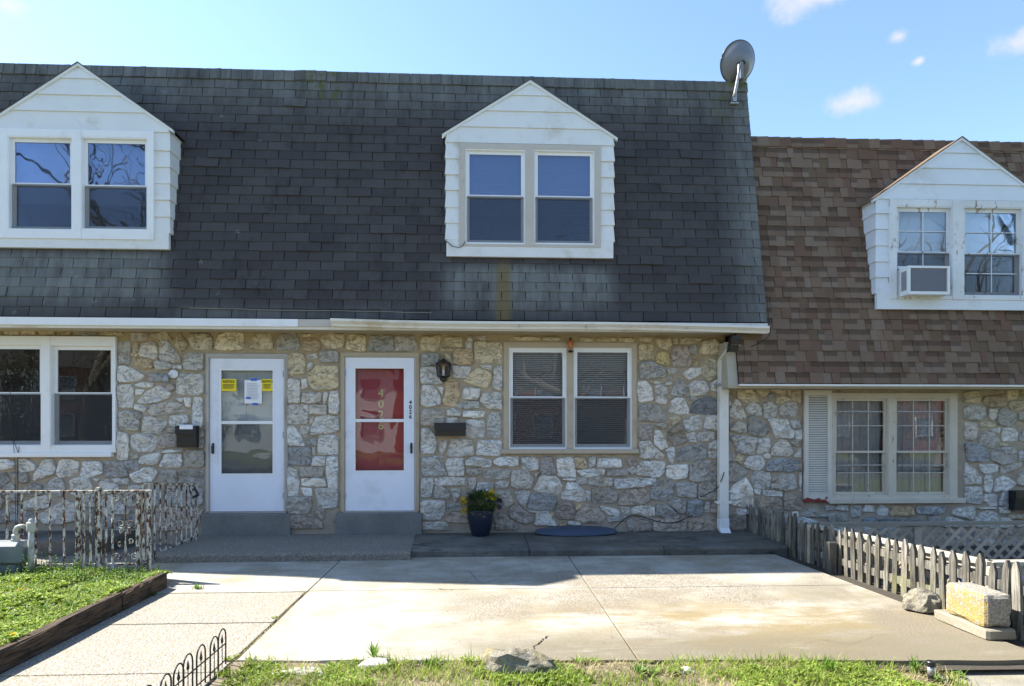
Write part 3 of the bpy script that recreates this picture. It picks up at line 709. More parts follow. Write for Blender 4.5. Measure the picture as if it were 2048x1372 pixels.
# ------------------------------------------------------------------ house bodies
def wallboxes(house, x0, x1, z0, z1, holes):
    xs = sorted({x0, x1, *[v for h in holes for v in h[:2] if x0 < v < x1]}); zs = sorted({z0, z1, *[v for h in holes for v in h[2:]]})
    mb = MB()
    for a, b in zip(xs, xs[1:]):
        run = None
        for c, d in zip(zs, zs[1:]):
            mx, mz = (a + b) / 2, (c + d) / 2
            if any(h[0] < mx < h[1] and h[2] < mz < h[3] for h in holes): continue
            mb.add([(a, 0, c), (b, 0, c), (b, 0, d), (a, 0, d)], [(0, 1, 2, 3)])
    for h in holes:                                        # reveals
        a, b, c, d = max(h[0], x0), min(h[1], x1), h[2], h[3]; y = .22
        mb.add([(a, 0, c), (a, y, c), (a, y, d), (a, 0, d)], [(0, 1, 2, 3)]); mb.add([(b, 0, c), (b, y, c), (b, y, d), (b, 0, d)], [(3, 2, 1, 0)])
        mb.add([(a, 0, d), (b, 0, d), (b, y, d), (a, y, d)], [(0, 1, 2, 3)]); mb.add([(a, 0, c), (b, 0, c), (b, y, c), (a, y, c)], [(3, 2, 1, 0)])
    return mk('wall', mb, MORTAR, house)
inn = lambda r, e=.03: (r[0] + e, r[1] - e, r[2] + e, r[3] - e)
XLM = P(634, 850).x; XMR = P(1450, 850).x
DL = rect(413, 708, 576, 1026); DM = rect(682, 706, 838, 1026)
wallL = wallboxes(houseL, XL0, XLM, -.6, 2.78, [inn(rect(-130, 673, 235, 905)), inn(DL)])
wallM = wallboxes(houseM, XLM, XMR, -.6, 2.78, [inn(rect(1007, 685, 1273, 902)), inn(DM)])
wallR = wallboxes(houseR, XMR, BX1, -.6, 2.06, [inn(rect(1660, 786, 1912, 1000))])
for h, a, b, zt in ((houseL, XL0, XLM, ZR - .2), (houseM, XLM, XR - .02, ZR - .2), (houseR, XR, BX1, BZR - .2)):
    mb = MB(); mb.box(a + .01, b - .01, 9.0, 9.15, -.6, zt); mb.box(a + .01, a + .06, .9, 9, -.6, zt); mb.box(b - .06, b - .01, .9, 9, -.6, zt)
    mk('rear_wall', mb, PLASTER, h)
# ------------------------------------------------------------------ stones of the walls, traced one by one
# crop name: origin x, origin y, scale; then tone letter and outline
CROPS = {'A': (0, 650, 4.876), 'a': (0, 870, 4.876), 'T': (400, 640, 4.096), 'B': (560, 655, 3.266), 'C': (830, 660, 3.267), 'D': (1000, 880, 6.827),
         'E': (1260, 660, 3.267), 'F': (1440, 750, 4.2875), 'H': (1880, 760, 4.426), 'G': (1560, 960, 4.197), 'S': (1400, 560, 2.744), 'U': (960, 600, 2.743)}
STONES = {
'A': '''y 45 55 195 55 190 95 70 95|y 205 55 345 60 345 98 215 95|y 385 65 540 60 530 98 395 95|y 575 55 700 55 690 98 570 95|g 740 62 940 65 935 105 735 100|y 995 65 1205 65 1200 105 990 100
g 1160 165 1275 165 1270 375 1160 380|g 1290 75 1440 80 1430 140 1290 150|y 1480 90 1620 70 1690 150 1560 140 1480 105|y 1330 165 1355 170 1340 300 1285 290|l 1380 190 1500 160 1525 200 1545 340 1360 300
l 1565 160 1640 155 1700 240 1770 330 1760 375 1560 340|y 1740 90 1760 85 1830 175 1820 230 1770 260 1720 200|y 1850 100 2000 85 2070 110 2070 240 1890 240 1840 140|l 1795 280 1980 275 1985 440 1800 440
o 1310 320 1470 340 1495 400 1480 420 1370 425 1310 370|l 1510 355 1600 350 1680 390 1675 430 1540 440 1515 400|w 1690 385 1775 395 1770 435 1690 425|w 1160 400 1250 405 1415 490 1360 540 1160 555
b 1450 490 1490 475 1640 480 1645 545 1480 550 1450 520|l 1735 480 1985 480 1980 680 1730 680|w 1325 580 1390 560 1500 565 1480 605 1330 605|w 1330 625 1415 630 1370 675 1330 675|l 1160 590 1290 585 1305 660 1295 810 1160 800
w 1350 740 1430 660 1555 585 1670 665 1650 710 1470 765 1350 755|w 1325 770 1430 805 1410 850 1315 815|l 1465 790 1500 775 1730 745 1860 845 1500 885 1455 840|w 1700 715 1790 715 1770 750 1710 730|w 1800 710 1865 715 1860 800 1820 790
w 1890 710 1980 710 1975 1000 1880 980|l 1160 840 1280 840 1360 930 1355 1030 1160 1020|l 1410 900 1480 890 1625 940 1620 980 1570 1060 1385 1045|l 1670 890 1840 880 1835 960 1730 990 1660 985|l 1640 1010 1720 1000 1725 1045 1640 1045
w 1150 1045 1250 1070 1260 1310 1145 1315|l 1290 1085 1350 1065 1530 1070 1525 1150 1500 1235 1330 1240 1285 1170|p 1545 1120 1600 1070 1720 1060 1730 1180 1560 1205|p 1930 1030 1990 1030 1990 1200 1935 1195|w 1600 1220 1780 1215 1780 1240 1590 1245
l 1280 1255 1350 1265 1340 1300 1280 1300|w 1375 1285 1565 1240 1560 1310 1520 1365 1360 1350|p 1570 560 1700 570 1705 630 1660 650 1600 600|g 1300 850 1350 845 1390 890 1370 920''',
'a': '''w 1620 185 1780 190 1765 320 1565 310 1570 280|g 1805 150 1995 150 1990 310 1805 310|w -90 240 0 235 90 240 165 280 120 325 0 340 -90 320|w 185 240 260 235 360 300 350 345 210 365 180 300|l 425 245 525 240 545 330 530 380 340 445 330 415
l 590 250 640 235 770 260 765 350 740 380 600 418 555 370|w 815 265 960 260 1005 290 1000 370 870 412 790 405|b 1030 255 1200 260 1260 400 1020 410|b 1215 255 1350 255 1350 340 1260 335|w 1270 385 1400 330 1480 315 1545 365 1490 450 1330 460
g 1580 350 1730 345 1720 465 1545 465|g 1760 350 1980 340 1980 500 1745 490|b -60 400 65 365 100 445 30 505 -60 515|g 105 365 180 375 170 430|g 175 380 270 370 285 460 205 470|g 50 500 105 470 150 490 140 570 40 580|g 240 520 330 470 410 495 425 570 330 595 215 580
g 470 480 550 410 610 430 640 520 600 600 500 560 430 520|l 690 440 790 415 870 430 905 510 870 570 720 590|w 905 425 970 430 950 450|l 970 470 1060 430 1170 500 1150 560 1000 575|l 1100 425 1250 425 1255 480 1130 475|g 1270 490 1400 500 1400 560 1250 560
g 60 600 190 560 195 640 90 650|l 235 650 460 585 490 700 400 720 250 725|l 500 640 525 690 495 690|l 380 780 640 635 740 680 740 830 580 870 450 860 370 800|g 110 720 150 670 320 760 360 860 120 840|l 800 610 920 580 925 700 800 700
l 1000 580 1130 600 1200 680 1275 730 1250 765 1000 770|g 800 720 920 720 920 870 800 860|g 1000 800 1190 790 1190 940 1010 930|g 1240 580 1340 560 1350 690 1250 690|g 1420 520 1600 500 1600 690 1430 690|g 1640 520 1980 510 1970 690 1640 690
g 1260 790 1500 720 1500 900 1260 900|p 1520 710 1990 720 1960 780 1930 900 1520 940|p -80 560 0 550 50 640 20 720 -80 740|g -60 760 80 720 100 840 -60 860''',
'T': '''y 160 130 220 105 355 105 365 245 125 245 130 200|y 415 150 480 110 570 105 600 180 600 245 415 235|g 635 140 700 110 780 110 820 200 800 245 640 245|y 840 115 910 115 900 135 840 135|o 845 170 890 150 975 170 995 220 960 255 860 250
y 990 140 1060 115 1180 120 1175 225 1060 238 1010 190|y 1215 130 1355 125 1355 255 1195 240|g 1400 135 1580 130 1590 255 1370 250|g 1600 130 1760 130 1785 245 1600 255|y 1815 140 1970 130 1970 180 1930 255 1805 250''',
'B': '''y 55 170 150 172 165 240 160 305 55 312|w 180 185 240 168 245 200 190 208|g 262 152 380 158 380 230 265 225|l 185 240 215 220 215 265 182 280|y 245 250 380 255 380 400 230 410 190 370 188 300|w 55 335 130 350 130 490 55 490
w 145 335 180 335 180 400 140 400|l 150 430 270 425 268 492 148 490|l 288 425 315 430 300 495 286 490|w 335 420 385 418 385 562 322 558 325 460|l 52 508 180 508 185 540 180 625 52 628|l 198 508 300 505 305 565 198 568|l 198 590 215 585 215 625 195 625
l 240 580 388 580 386 680 205 705 200 670|w 52 645 90 642 130 700 165 772 52 765|l 140 645 195 645 180 710 160 715 135 680|g 178 720 240 715 235 775 172 765|l 258 705 375 705 380 830 248 828|b 52 785 198 782 200 895 52 898|l 215 785 232 785 230 828 212 828
w 220 845 295 842 293 900 207 900|w 308 845 378 842 376 1048 318 1045 305 960|g 138 915 283 912 275 975 138 975|w 55 910 110 940 122 1000 118 1100 52 1100|w 140 985 285 985 298 1035 150 1033|w 135 1048 205 1050 205 1100 165 1100
l 230 1048 378 1060 372 1178 255 1178|g 52 1110 205 1110 208 1170 185 1215 52 1215|p 215 1190 290 1185 290 1250 270 1255|p 60 1225 200 1222 280 1275 280 1310 60 1310''',
'C': '''y 200 50 305 50 305 115 200 100 195 75|y 170 118 255 122 240 138 170 135|l 340 45 375 48 372 135 330 110|y 390 75 568 85 568 220 390 210|l 405 42 470 45 460 68 400 65|g 42 158 165 152 145 225 42 235|y 190 155 225 160 245 225 215 215
o 270 125 370 130 380 225 255 225 250 165|l 40 245 145 245 160 300 180 350 40 350|l 245 235 370 240 335 310 255 312|y 320 335 345 300 410 250 500 285 490 340 460 380|l 430 228 500 232 500 262 440 250|l 520 240 568 235 568 400 505 380
l 50 360 120 362 165 440 165 490 60 500 40 480|w 142 372 180 378 180 422|o 200 345 230 328 285 340 290 420 270 495 190 490 180 460 200 420|w 325 378 425 385 408 455 310 450|l 275 495 340 470 415 465 415 510 290 512|l 440 415 560 410 568 518 480 515 425 465
g 42 518 190 520 185 625 42 625|l 210 530 250 512 300 540 290 562 215 560|w 320 530 455 530 450 572 315 570|l 210 578 275 572 275 610 210 610|l 335 588 455 588 450 708 335 700|l 475 560 505 540 560 545 555 705 475 700|l 42 645 95 645 135 700 135 780 120 808 42 808
l 165 730 210 715 200 770 180 815 160 790|l 235 715 370 720 382 820 210 828 215 780|w 415 725 565 725 560 822 400 815|w 125 825 185 828 180 836 125 832|g 45 835 140 835 205 935 200 950 45 955|l 200 870 225 840 315 840 320 950 225 950
w 335 855 370 832 500 848 495 895 330 885|w 520 850 560 832 675 828 675 885 560 890 515 870|g 340 905 435 905 430 940 370 955 335 930|g 470 915 620 910 610 970 470 975 450 955|w 130 965 320 965 340 990 335 1018 135 1015|l 42 970 115 970 120 1010 105 1090 42 1090
g 130 1020 170 1015 230 1070 220 1100 125 1095|l 350 970 395 970 395 1010 360 1060|l 410 1000 510 1000 510 1050 400 1050|l 525 1000 560 988 615 995 600 1030 530 1030|l 235 1042 295 1040 290 1090 265 1130|l 42 1115 195 1115 190 1200 160 1240 42 1235
g 210 1140 340 1135 345 1180 215 1180|p 205 1190 340 1190 345 1260 205 1250|l 50 1255 200 1255 235 1305 50 1308|g 520 1065 555 1060 555 1130 520 1140|p 520 1200 555 1195 560 1300 525 1300''',
'D': '''w 285 245 430 235 520 270 515 410 320 415 305 300|p 565 240 690 220 760 420 740 465 580 470 555 440|w 770 265 960 235 1000 260 1035 510 800 495|o 1005 240 1150 240 1195 350 1185 380 1045 390|l 1215 235 1300 230 1300 340 1220 385|w 1345 255 1640 260 1655 370 1330 380
p 1710 265 1780 240 1860 290 1860 350 1750 350|w 1050 420 1110 405 1410 390 1420 420 1400 480 1160 505 1110 490|g 1460 410 1720 400 1740 490 1470 490|w 1740 410 1800 365 1860 410 1795 490|l 165 425 390 430 450 520 410 670 155 650|w 470 470 530 440 490 500
l 560 490 760 500 845 610 810 740 455 695|w 860 525 1030 525 1020 550 870 545|l 1045 520 1170 520 1190 595 1060 590|l 1240 520 1320 505 1520 515 1525 635 1205 605|w 1560 530 2120 515 2130 600 1920 640 1570 660|w 920 580 1040 590 1140 680 1170 835 950 820 840 800 850 710 900 700
l 1155 690 1235 710 1230 820 1185 830|p 1260 640 1420 625 1600 710 1590 800 1540 850 1260 865|p 1650 750 1720 690 1990 660 2045 820 1950 880 1610 885|l 190 700 390 690 405 730 370 800 330 930 280 870|b 430 745 620 740 770 770 730 975 385 930 400 800
p 780 860 900 820 1000 900 1000 1060 970 1080 790 1075 760 1000|o 1040 860 1100 870 1095 930 1035 960|p 1060 980 1200 870 1390 980 1430 1060 1360 1130 1100 1125 1000 1080|w 1360 895 1600 950 1640 1000 1600 1040 1500 1020 1390 950|l 1655 905 1780 930 1770 1010 1665 1000
p 110 960 200 870 320 950 470 1060 450 1110 330 1140 150 1060|l 510 980 640 975 700 1040 775 1170 465 1150|o 690 1000 740 985 745 1035 700 1030|l 370 950 500 975 495 1000 390 980|g 1470 1060 1740 1030 1700 1100 1480 1120|g 1720 1110 1840 1060 1860 1230 1760 1230
o 820 1120 910 1115 890 1170 820 1170|l 930 1110 1100 1130 1080 1160 930 1150|g -130 720 120 690 180 860 60 920 -110 910|g -130 1000 100 1030 250 1180 200 1230 -130 1220''',
'E': '''y 65 50 140 52 138 75 65 72|y 165 55 260 58 270 100 245 128 185 120|y 285 60 312 55 310 90 282 85|y 330 55 470 55 440 80 330 95|y 470 75 545 60 615 95 610 160 455 155|y 62 90 150 95 148 195 62 195|Y 190 140 255 150 248 235 165 210
p 270 160 285 108 370 108 405 225 385 240 275 240|g 385 105 435 100 435 160 390 150|g 62 215 150 210 225 250 225 310 62 318|l 245 255 290 250 325 290 255 290|w 345 285 400 248 455 250 460 290 380 328|y 470 220 500 180 560 195 575 260 550 320 505 325 465 280
y 415 195 450 195 445 235 420 235|g 240 305 280 305 270 325 240 322|w 130 335 215 340 205 348 140 345|l 230 345 270 340 270 358 235 358|w 50 340 100 335 140 380 152 460 60 470 48 420|w 160 370 190 352 245 375 240 415 200 425 160 400
g 265 430 300 330 340 325 375 400 350 432|w 380 370 420 335 490 340 515 390 490 420 400 428|w 525 355 570 322 610 330 610 400 535 395|l 165 435 220 432 245 465 225 485 165 470|w 255 540 270 470 300 445 350 445 380 520 380 550|l 370 440 410 428 445 450 400 460
d 395 545 405 480 510 432 590 490 590 545|g 62 500 100 485 185 490 245 570 235 600 62 598|g 165 620 240 605 245 640 200 645|y 258 565 335 560 320 590 270 625|l 345 590 450 555 468 620 460 640 370 665|l 480 640 500 560 575 555 590 655 490 645
p 62 625 140 620 140 715 62 712|w 158 690 165 660 195 660 245 760 200 780 158 740|p 250 665 325 610 370 730 290 755 250 710|w 372 685 415 668 435 700 430 735 380 730|l 440 690 470 655 545 670 545 715 450 728|l 515 745 580 710 600 785 515 775
l 62 730 130 728 165 775 220 815 210 838 62 840|w 232 785 285 765 290 810 275 870 260 860|g 310 775 480 740 495 790 490 835 320 862|l 512 790 600 792 600 838 512 832|w 65 855 222 860 220 920 190 960 35 945|w 240 890 365 878 375 910 360 965 300 975 240 960
g 390 885 470 850 590 870 590 990 385 988|g 150 985 260 975 285 1010 270 1100 230 1115 135 1100 140 1030|g 305 1000 430 1000 430 1095 305 1085|g 450 1000 570 995 585 1110 445 1105|g 245 1130 300 1105 360 1105 355 1190 320 1195|g 175 1140 240 1150 330 1215 300 1235 170 1210
b 380 1110 470 1115 470 1215 365 1215|g 490 1125 525 1125 520 1190 488 1190|p 530 1140 590 1145 590 1195 530 1190|p 25 1225 145 1230 140 1310 25 1315|p 155 1230 370 1240 360 1315 150 1310|p 380 1240 590 1220 590 1300 385 1315|l 10 1170 40 1148 160 1155 165 1212 80 1212 8 1195''',
'F': '''y 52 80 90 90 80 140 55 150|y 110 80 150 85 145 135 105 130|y 150 150 175 95 235 98 290 140 330 230 220 235 150 200|y 265 85 410 85 415 150 365 195|y 445 105 475 80 560 80 555 165 430 135|y 570 130 610 115 615 155 590 180|g 415 165 455 155 470 195 420 210
g 55 165 105 165 108 190 60 190|y 490 190 530 180 605 205 520 245 485 240|y 600 80 685 85 680 110 600 110|y 625 130 690 125 690 245 615 200|l 52 205 95 240 80 262 52 258|w 65 355 125 205 160 230 215 340 215 380|l 220 280 260 240 330 248 358 300 350 350 240 330
l 368 240 440 232 488 270 470 355 380 375|l 500 290 560 240 640 240 662 280 655 350 600 368 520 360|g 55 385 95 385 90 440 60 450|l 70 470 140 395 215 420 220 490 190 497|g 245 365 270 350 410 430 415 485 370 530 240 500|w 405 385 430 372 575 390 595 450 630 480 620 545 470 535 450 450
l 600 395 680 390 685 450 620 455|w 640 485 700 468 700 550 640 545|l 90 540 110 515 310 540 300 600 275 678 150 670 130 610|l 325 550 425 548 425 610 400 660 318 668|l 440 690 450 620 510 560 570 560 620 660 590 695|g 590 560 690 555 680 610 640 610|l 625 700 690 630 690 715
g 55 680 120 682 120 745 55 740|y 128 725 150 682 190 690 195 740 170 765|l 200 750 250 700 340 695 380 740 370 800 300 818 220 790|l 370 690 405 672 430 690 425 715 380 715|b 390 810 420 740 510 715 650 730 690 760 690 810 580 830 420 825|g 55 760 130 765 235 830 140 910 55 920
w 72 980 215 875 275 985 280 1135 88 1115|l 265 880 300 825 420 835 435 900 405 975 300 970|l 430 970 455 880 610 850 640 880 650 970 560 990|w 680 840 695 840 690 1000 680 990|w 295 980 340 985 335 1025 300 1020|w 370 990 530 1000 525 1040 375 1035
p 310 1060 370 1045 515 1065 520 1180 360 1185 330 1130|p 550 1010 610 1020 700 1090 690 1150 550 1160|w 120 1190 150 1145 245 1150 230 1190 170 1200|p 55 1150 120 1210 230 1200 225 1320 60 1320|b 240 1170 310 1165 340 1230 330 1320 240 1310|g 360 1230 600 1190 610 1320 360 1330''',
'H': '''y 30 60 300 60 295 90 40 90|y 330 65 460 62 450 100 335 95|y 500 65 555 68 550 105 505 100|y 580 110 610 62 685 70 680 160 590 175|y 720 85 844 80 844 150 720 150|y 210 110 330 105 360 150 340 200 215 200|o 385 150 570 130 570 230 430 240 385 210|y 610 190 844 180 844 260 610 260
l 205 250 270 225 380 240 390 310 340 360 210 345|l 425 255 500 260 490 330 460 365 425 320|g 505 330 520 270 570 235 610 280 670 310 660 380 600 410 510 395|l 690 290 844 290 844 370 695 355|y 355 375 485 378 480 410 358 415|w 440 445 525 428 522 470 480 465
l 215 380 325 385 320 500 280 535 215 520|l 345 530 390 455 480 480 525 545 460 605 350 570|w 545 495 560 430 640 430 680 470 670 540 550 540|l 700 500 744 440 844 440 844 540 700 535|y 530 560 590 560 585 585 530 582|b 215 570 260 548 330 570 430 625 420 720 240 720
g 455 640 510 600 650 600 670 640 660 715 550 750 450 705|w 695 635 730 630 730 710 695 710|w 340 750 500 750 512 790 480 825 380 825|g 530 770 720 730 720 770 540 830|w 218 740 260 760 355 860 350 915 218 920|w 390 845 450 845 460 920 440 995 388 985|w 470 990 490 880 560 850 670 915 620 960
l 690 830 744 800 844 800 844 945 685 925|l 220 945 360 950 370 1070 340 1095 225 1080|w 385 1030 410 1012 485 1015 495 1110 440 1115 395 1075|l 515 1080 560 980 620 970 610 1120 520 1110|w 330 1130 480 1125 480 1138 335 1140|l 520 1130 610 1120 610 1175 525 1180
l 105 1190 120 1140 300 1120 300 1230 260 1235|l 15 1270 70 1210 280 1265 280 1300 30 1300|l 290 1300 320 1200 410 1155 490 1185 520 1250 510 1305|l 530 1225 600 1220 650 1260 630 1310 530 1305|y 605 1190 844 1190 844 1230 620 1225|l 665 1300 744 1250 844 1250 844 1310
g 745 600 844 590 844 760 745 750|l 640 980 844 980 844 1160 640 1160|g 60 1330 260 1330 250 1480 70 1490|l 300 1330 500 1330 480 1470 310 1480|g 540 1340 700 1330 690 1470 550 1480''',
'G': '''g 385 215 450 210 460 250 380 255|l 465 230 500 205 550 210 565 255 470 250|g 590 230 680 212 670 300 600 310|w 690 255 720 212 785 220 785 265 700 268|l 810 250 850 212 900 250 900 295 820 295|o 920 300 930 230 980 220 1110 225 1125 295|b 1135 240 1170 220 1375 220 1370 270 1290 290 1150 280
g 180 290 250 228 380 290 370 310 200 305|g 390 300 440 275 560 280 560 340 420 360|w 95 270 145 265 150 305 100 300|l 115 325 190 315 310 345 300 365 130 360|d 700 330 800 310 800 370 690 365|b 1240 310 1330 300 1340 340 1320 385 1240 380|d 830 330 980 320 970 370 840 365
d 1010 330 1180 330 1180 380 1010 380|g 420 400 560 400 550 480 430 490|l 620 410 760 400 750 490 620 490|g 820 410 980 400 960 490 830 490''',
'S': '''y 645 575 720 578 715 600 645 595|y 735 578 850 580 845 602 735 600|y 865 580 960 580 955 600 865 602|y 985 580 1090 582 1085 605 980 600|y 1110 582 1200 585 1195 605 1110 603|y 1215 585 1330 588 1325 603 1215 603''',
'U': '''y 190 203 330 205 325 222 190 220|y 345 205 440 207 435 225 345 222|y 550 205 620 210 615 226 550 224|y 640 208 745 208 740 228 640 226|y 770 210 850 210 845 230 770 228'''}
TONE = {'w': (.74, .71, .645), 'l': (.60, .565, .50), 'g': (.44, .41, .36), 'd': (.25, .25, .245), 'y': (.62, .53, .36), 'Y': (.64, .52, .24), 'o': (.58, .44, .27), 'b': (.37, .36, .345), 'p': (.43, .365, .305)}
def chaikin(ps, q=.22):
    out = []
    for i in range(len(ps)):
        a, b = ps[i], ps[(i + 1) % len(ps)]; out += [a.lerp(b, q), a.lerp(b, 1 - q)]
    return out
def stone(pts, tone, wall):
    ps = [Vector((p.x, p.z)) for p in pts]
    if sum(a.x * b.y - b.x * a.y for a, b in zip(ps, ps[1:] + ps[:1])) < 0: ps.reverse()
    ps = chaikin(ps, random.uniform(.07, .13)); out = []
    for a, b in zip(ps, ps[1:] + ps[:1]):
        k = max(1, int((b - a).length / .05)); out += [a.lerp(b, i / k) for i in range(k)]
    c = sum(out, Vector((0, 0))) / len(out); sz = max((p - c).length for p in out)
    out = [p + (p - c).normalized() * random.uniform(.007, .018) for p in out]; n = len(out)
    h = random.uniform(.020, .040) * min(1, .5 + sz * 4); tx, tz = random.uniform(-.10, .10), random.uniform(-.12, .08)
    sd = random.uniform(0, 99)
    def yy(p, k, a): return -h * k + tx * (p.x - c.x) * .5 + tz * (p.y - c.y) * .5 + a * (mnoise.noise(Vector((p.x * 9, p.y * 9, sd)))) * .045 * min(1, sz * 5)
    vs = []; r0 = []
    ins = lambda p, d: p + (c - p).normalized() * min(d, (c - p).length * .5)
    rings = [(lambda p: p, lambda p: .012), (lambda p: ins(p, .003), lambda p: min(-.004, yy(p, .62, .3))), (lambda p: ins(p, .014), lambda p: yy(p, .95, .7)), (lambda p: p.lerp(c, .38), lambda p: yy(p, 1.08, 1)), (lambda p: p.lerp(c, .7), lambda p: yy(p, 1.12, 1))]
    for g, y in rings:
        for p in out: q = g(p); vs.append((q.x - c.x, y(q), q.y - c.y))
    vs.append((0, yy(c, 1.12, 1), 0)); fs = []
    for k in range(len(rings) - 1):
        for i in range(n): j = (i + 1) % n; fs.append((k * n + i, k * n + j, k * n + n + j, k * n + n + i))
    k = (len(rings) - 1) * n
    for i in range(n): fs.append((k + i, k + (i + 1) % n, len(vs) - 1))
    me = bpy.data.meshes.new('stone'); me.from_pydata(vs, [], fs); me.materials.append(STONE)
    o = bpy.data.objects.new('stone', me); link(o, 'stone', wall, (c.x, 0, c.y))
    t = TONE[tone]; j = random.uniform(.86, 1.12); w = random.uniform(-.02, .02)
    o.color = (t[0] * j + w, t[1] * j, t[2] * j - w, 1)
for cn, txt in STONES.items():
    ox, oy, s = CROPS[cn]
    for item in txt.replace('\n', '|').split('|'):
        q = item.split(); v = [float(t) for t in q[1:]]
        pts = [P(ox + v[i] / s, oy + v[i + 1] / s) for i in range(0, len(v), 2)]
        cx = sum(p.x for p in pts) / len(pts)
        stone(pts, q[0], wallL if cx < XLM else wallM if cx < XMR else wallR)

# ------------------------------------------------------------------ doors
def door(house, frame, leaf, gl, mid, innermat, hside, tmat, inner_lines):
    x0, x1, z0, z1 = rect(*frame); a, b, c, d = rect(*leaf); ga, gb, gc, gd = rect(*gl); zm = rect(gl[0], mid - 3, gl[2], mid + 3)
    mb = MB(); mb.box(x0, a - .004, -.025, .10, c, z1); mb.box(b + .004, x1, -.025, .10, c, z1); mb.box(a - .004, b + .004, -.024, .10, d + .004, z1)
    mb.box(a - .03, a - .012, -.038, -.0252, c, d + .02); mb.box(b + .012, b + .03, -.038, -.0252, c, d + .02); mb.box(a - .012, b + .012, -.036, -.0252, d + .006, d + .022)
    dr = mk('door', mb, tmat, house)
    mb = MB(); y0, y1 = -.012, .022
    mb.box(a, ga, y0, y1, c, d); mb.box(gb, b, y0, y1, c, d); mb.box(ga, gb, y0, y1, gd, d); mb.box(ga, gb, y0, y1, c, gc)
    leafo = mk('storm_door', mb, DOORW, dr)
    mb = MB(); mb.ring(ga - .022, gb + .022, gc - .02, gd + .022, .022, .022, .022, .02, y0 - .005, y0 - .0005); mb.box(ga, gb, -.008, .012, zm[2], zm[3]); mk('glass_frame', mb, VINYL, dr)
    pane(dr, ga, gb, zm[3], gd, .004, GLASSW); pane(dr, ga, gb, gc, zm[2], .008, GLASSW)
    hx = a + .04 if hside < 0 else b - .04; hz = CAMZ + (HZ - 890) / F * 8.65 + .03
    mb = MB(); mb.cbox(hx - .014, hx + .014, -.024, -.012, hz - .14, hz, .004); mb.tube([(hx, -.02, hz - .02), (hx - hside * .004, -.062, hz - .04), (hx, -.062, hz - .13)], [.009, .010, .006], 8); mk('handle', mb, BLACKM, dr)
    # hinges on the other side
    for t in (.1, .5, .9): q = c + (d - c) * t; xx = (b if hside < 0 else a); mk('hinge', MB().box(xx - .008, xx + .008, -.030, -.0125, q - .04, q + .04), GALV, dr)
    # inner door
    mb = MB(); mb.box(a - .01, b + .01, .085, .12, c, d + .01)
    inn_ = mk('inner_door', mb, innermat, dr)
    w = b - a
    for (u0, u1, v0, v1) in inner_lines:
        p = MB(); p.ring(a + w * u0, a + w * u1, c + (d - c) * v0, c + (d - c) * v1, .018, .018, .018, .018, .078, .0845); mk('panel_moulding', p, innermat, dr)
    return dr, (a, b, c, d, ga, gb, gc, gd)
pan = [(.12, .46, .55, .92), (.54, .88, .55, .92), (.12, .46, .08, .47), (.54, .88, .08, .47)]
drL, gL = door(houseL, (413, 708, 576, 1026), (421, 717, 568, 1022), (443, 741, 546, 947), 845, GREYD, -1, GREYT, pan)
drM, gM = door(houseM, (682, 706, 838, 1026), (691, 715, 829, 1022), (711, 737, 808, 941), 841, REDD, 1, TAN, [(.16, .46, .56, .72), (.54, .84, .56, .72), (.16, .46, .2, .44), (.54, .84, .2, .44), (.16, .46, .78, .92), (.54, .84, .78, .92)])
mk('screen_insert', MB().box(gL[4], gL[5], .014, .016, gL[6], rect(443, 842, 546, 848)[2]), SCREENL, drL)
for i, ch in enumerate('4026'):
    p = P(762, 787 + i * 21.5, .08); text(ch, .155, GOLD, 'door_numeral', drM, (p.x, .079, p.z), depth=.003)
    p = P(821, 805 + i * 9.6, 0); text(ch, .072, NUMB, 'door_numeral', drM, (p.x, -.0135, p.z), depth=.001, bold=.0022)
for a0, house in (((398, 1028, 577, 1056), houseL), ((670, 1028, 843, 1057), houseM)):
    p = rect(*a0, -.13); mb = MB().cbox(p[0], p[1], -.075, .06, .06, gL[2] - .028, .010); mk('door_step', mb, STEPC, house)
    mk('threshold', MB().box(p[0] + .08, p[1] - .06, -.028, .10, gL[2] - .026, gL[2] - .002), GALV, house)

# shutter
x0, x1, z0, z1 = rect(1605, 781, 1659, 1003)
mb = MB(); mb.ring(x0, x1, z0, z1, .055, .055, .07, .11, -.06, -.022); sh = mk('shutter', mb, SHUT, houseR)
mk('gap_shade_backing', MB().box(x0 + .053, x1 - .053, -.026, -.0205, z0 + .108, z1 - .068), DARKR, sh)  # dark sheet added so the louvre gaps look shaded
z = z0 + .125
while z < z1 - .08:
    mk('louvre', MB().hexa([(x0 + .055, -.052, z - .012), (x1 - .055, -.052, z - .012), (x1 - .055, -.046, z - .012), (x0 + .055, -.046, z - .012), (x0 + .055, -.036, z + .012), (x1 - .055, -.036, z + .012), (x1 - .055, -.030, z + .012), (x0 + .055, -.030, z + .012)]), SHUT, sh); z += .031
# ------------------------------------------------------------------ paving
def anchor(name, loc):
    o = bpy.data.objects.new(name, None); o.empty_display_size = .1; link(o, name, None, loc); return tag(o, kind='structure')
drive = anchor('driveway', (0, -3, -.1)); walk = anchor('front_walk', (-2.3, -4, -.1)); porch = anchor('porch', (0, -.6, 0))
g = .007
YF = -4.52; YJ = G(1024, 1178).y; YP = -1.12
def drive_r(y): 
    a, b = G(1560, 1114), G(2040, 1296); t = (y - a.y) / (b.y - a.y); return a.x + (b.x - a.x) * t + .02
fr = lambda x: G(962, 1313).y - .045 * max(0, x + 1.6)          # front edge creeps forward to the right
def jag(x0, x1, y, n, a): return [(x0 + (x1 - x0) * i / n, y(x0 + (x1 - x0) * i / n) + random.uniform(-a, a)) for i in range(n + 1)]
def conc(name, pts, z0, z1, mat, par, b=.003): return mk(name, MB().slab(pts, z0, z1, b), mat, par)
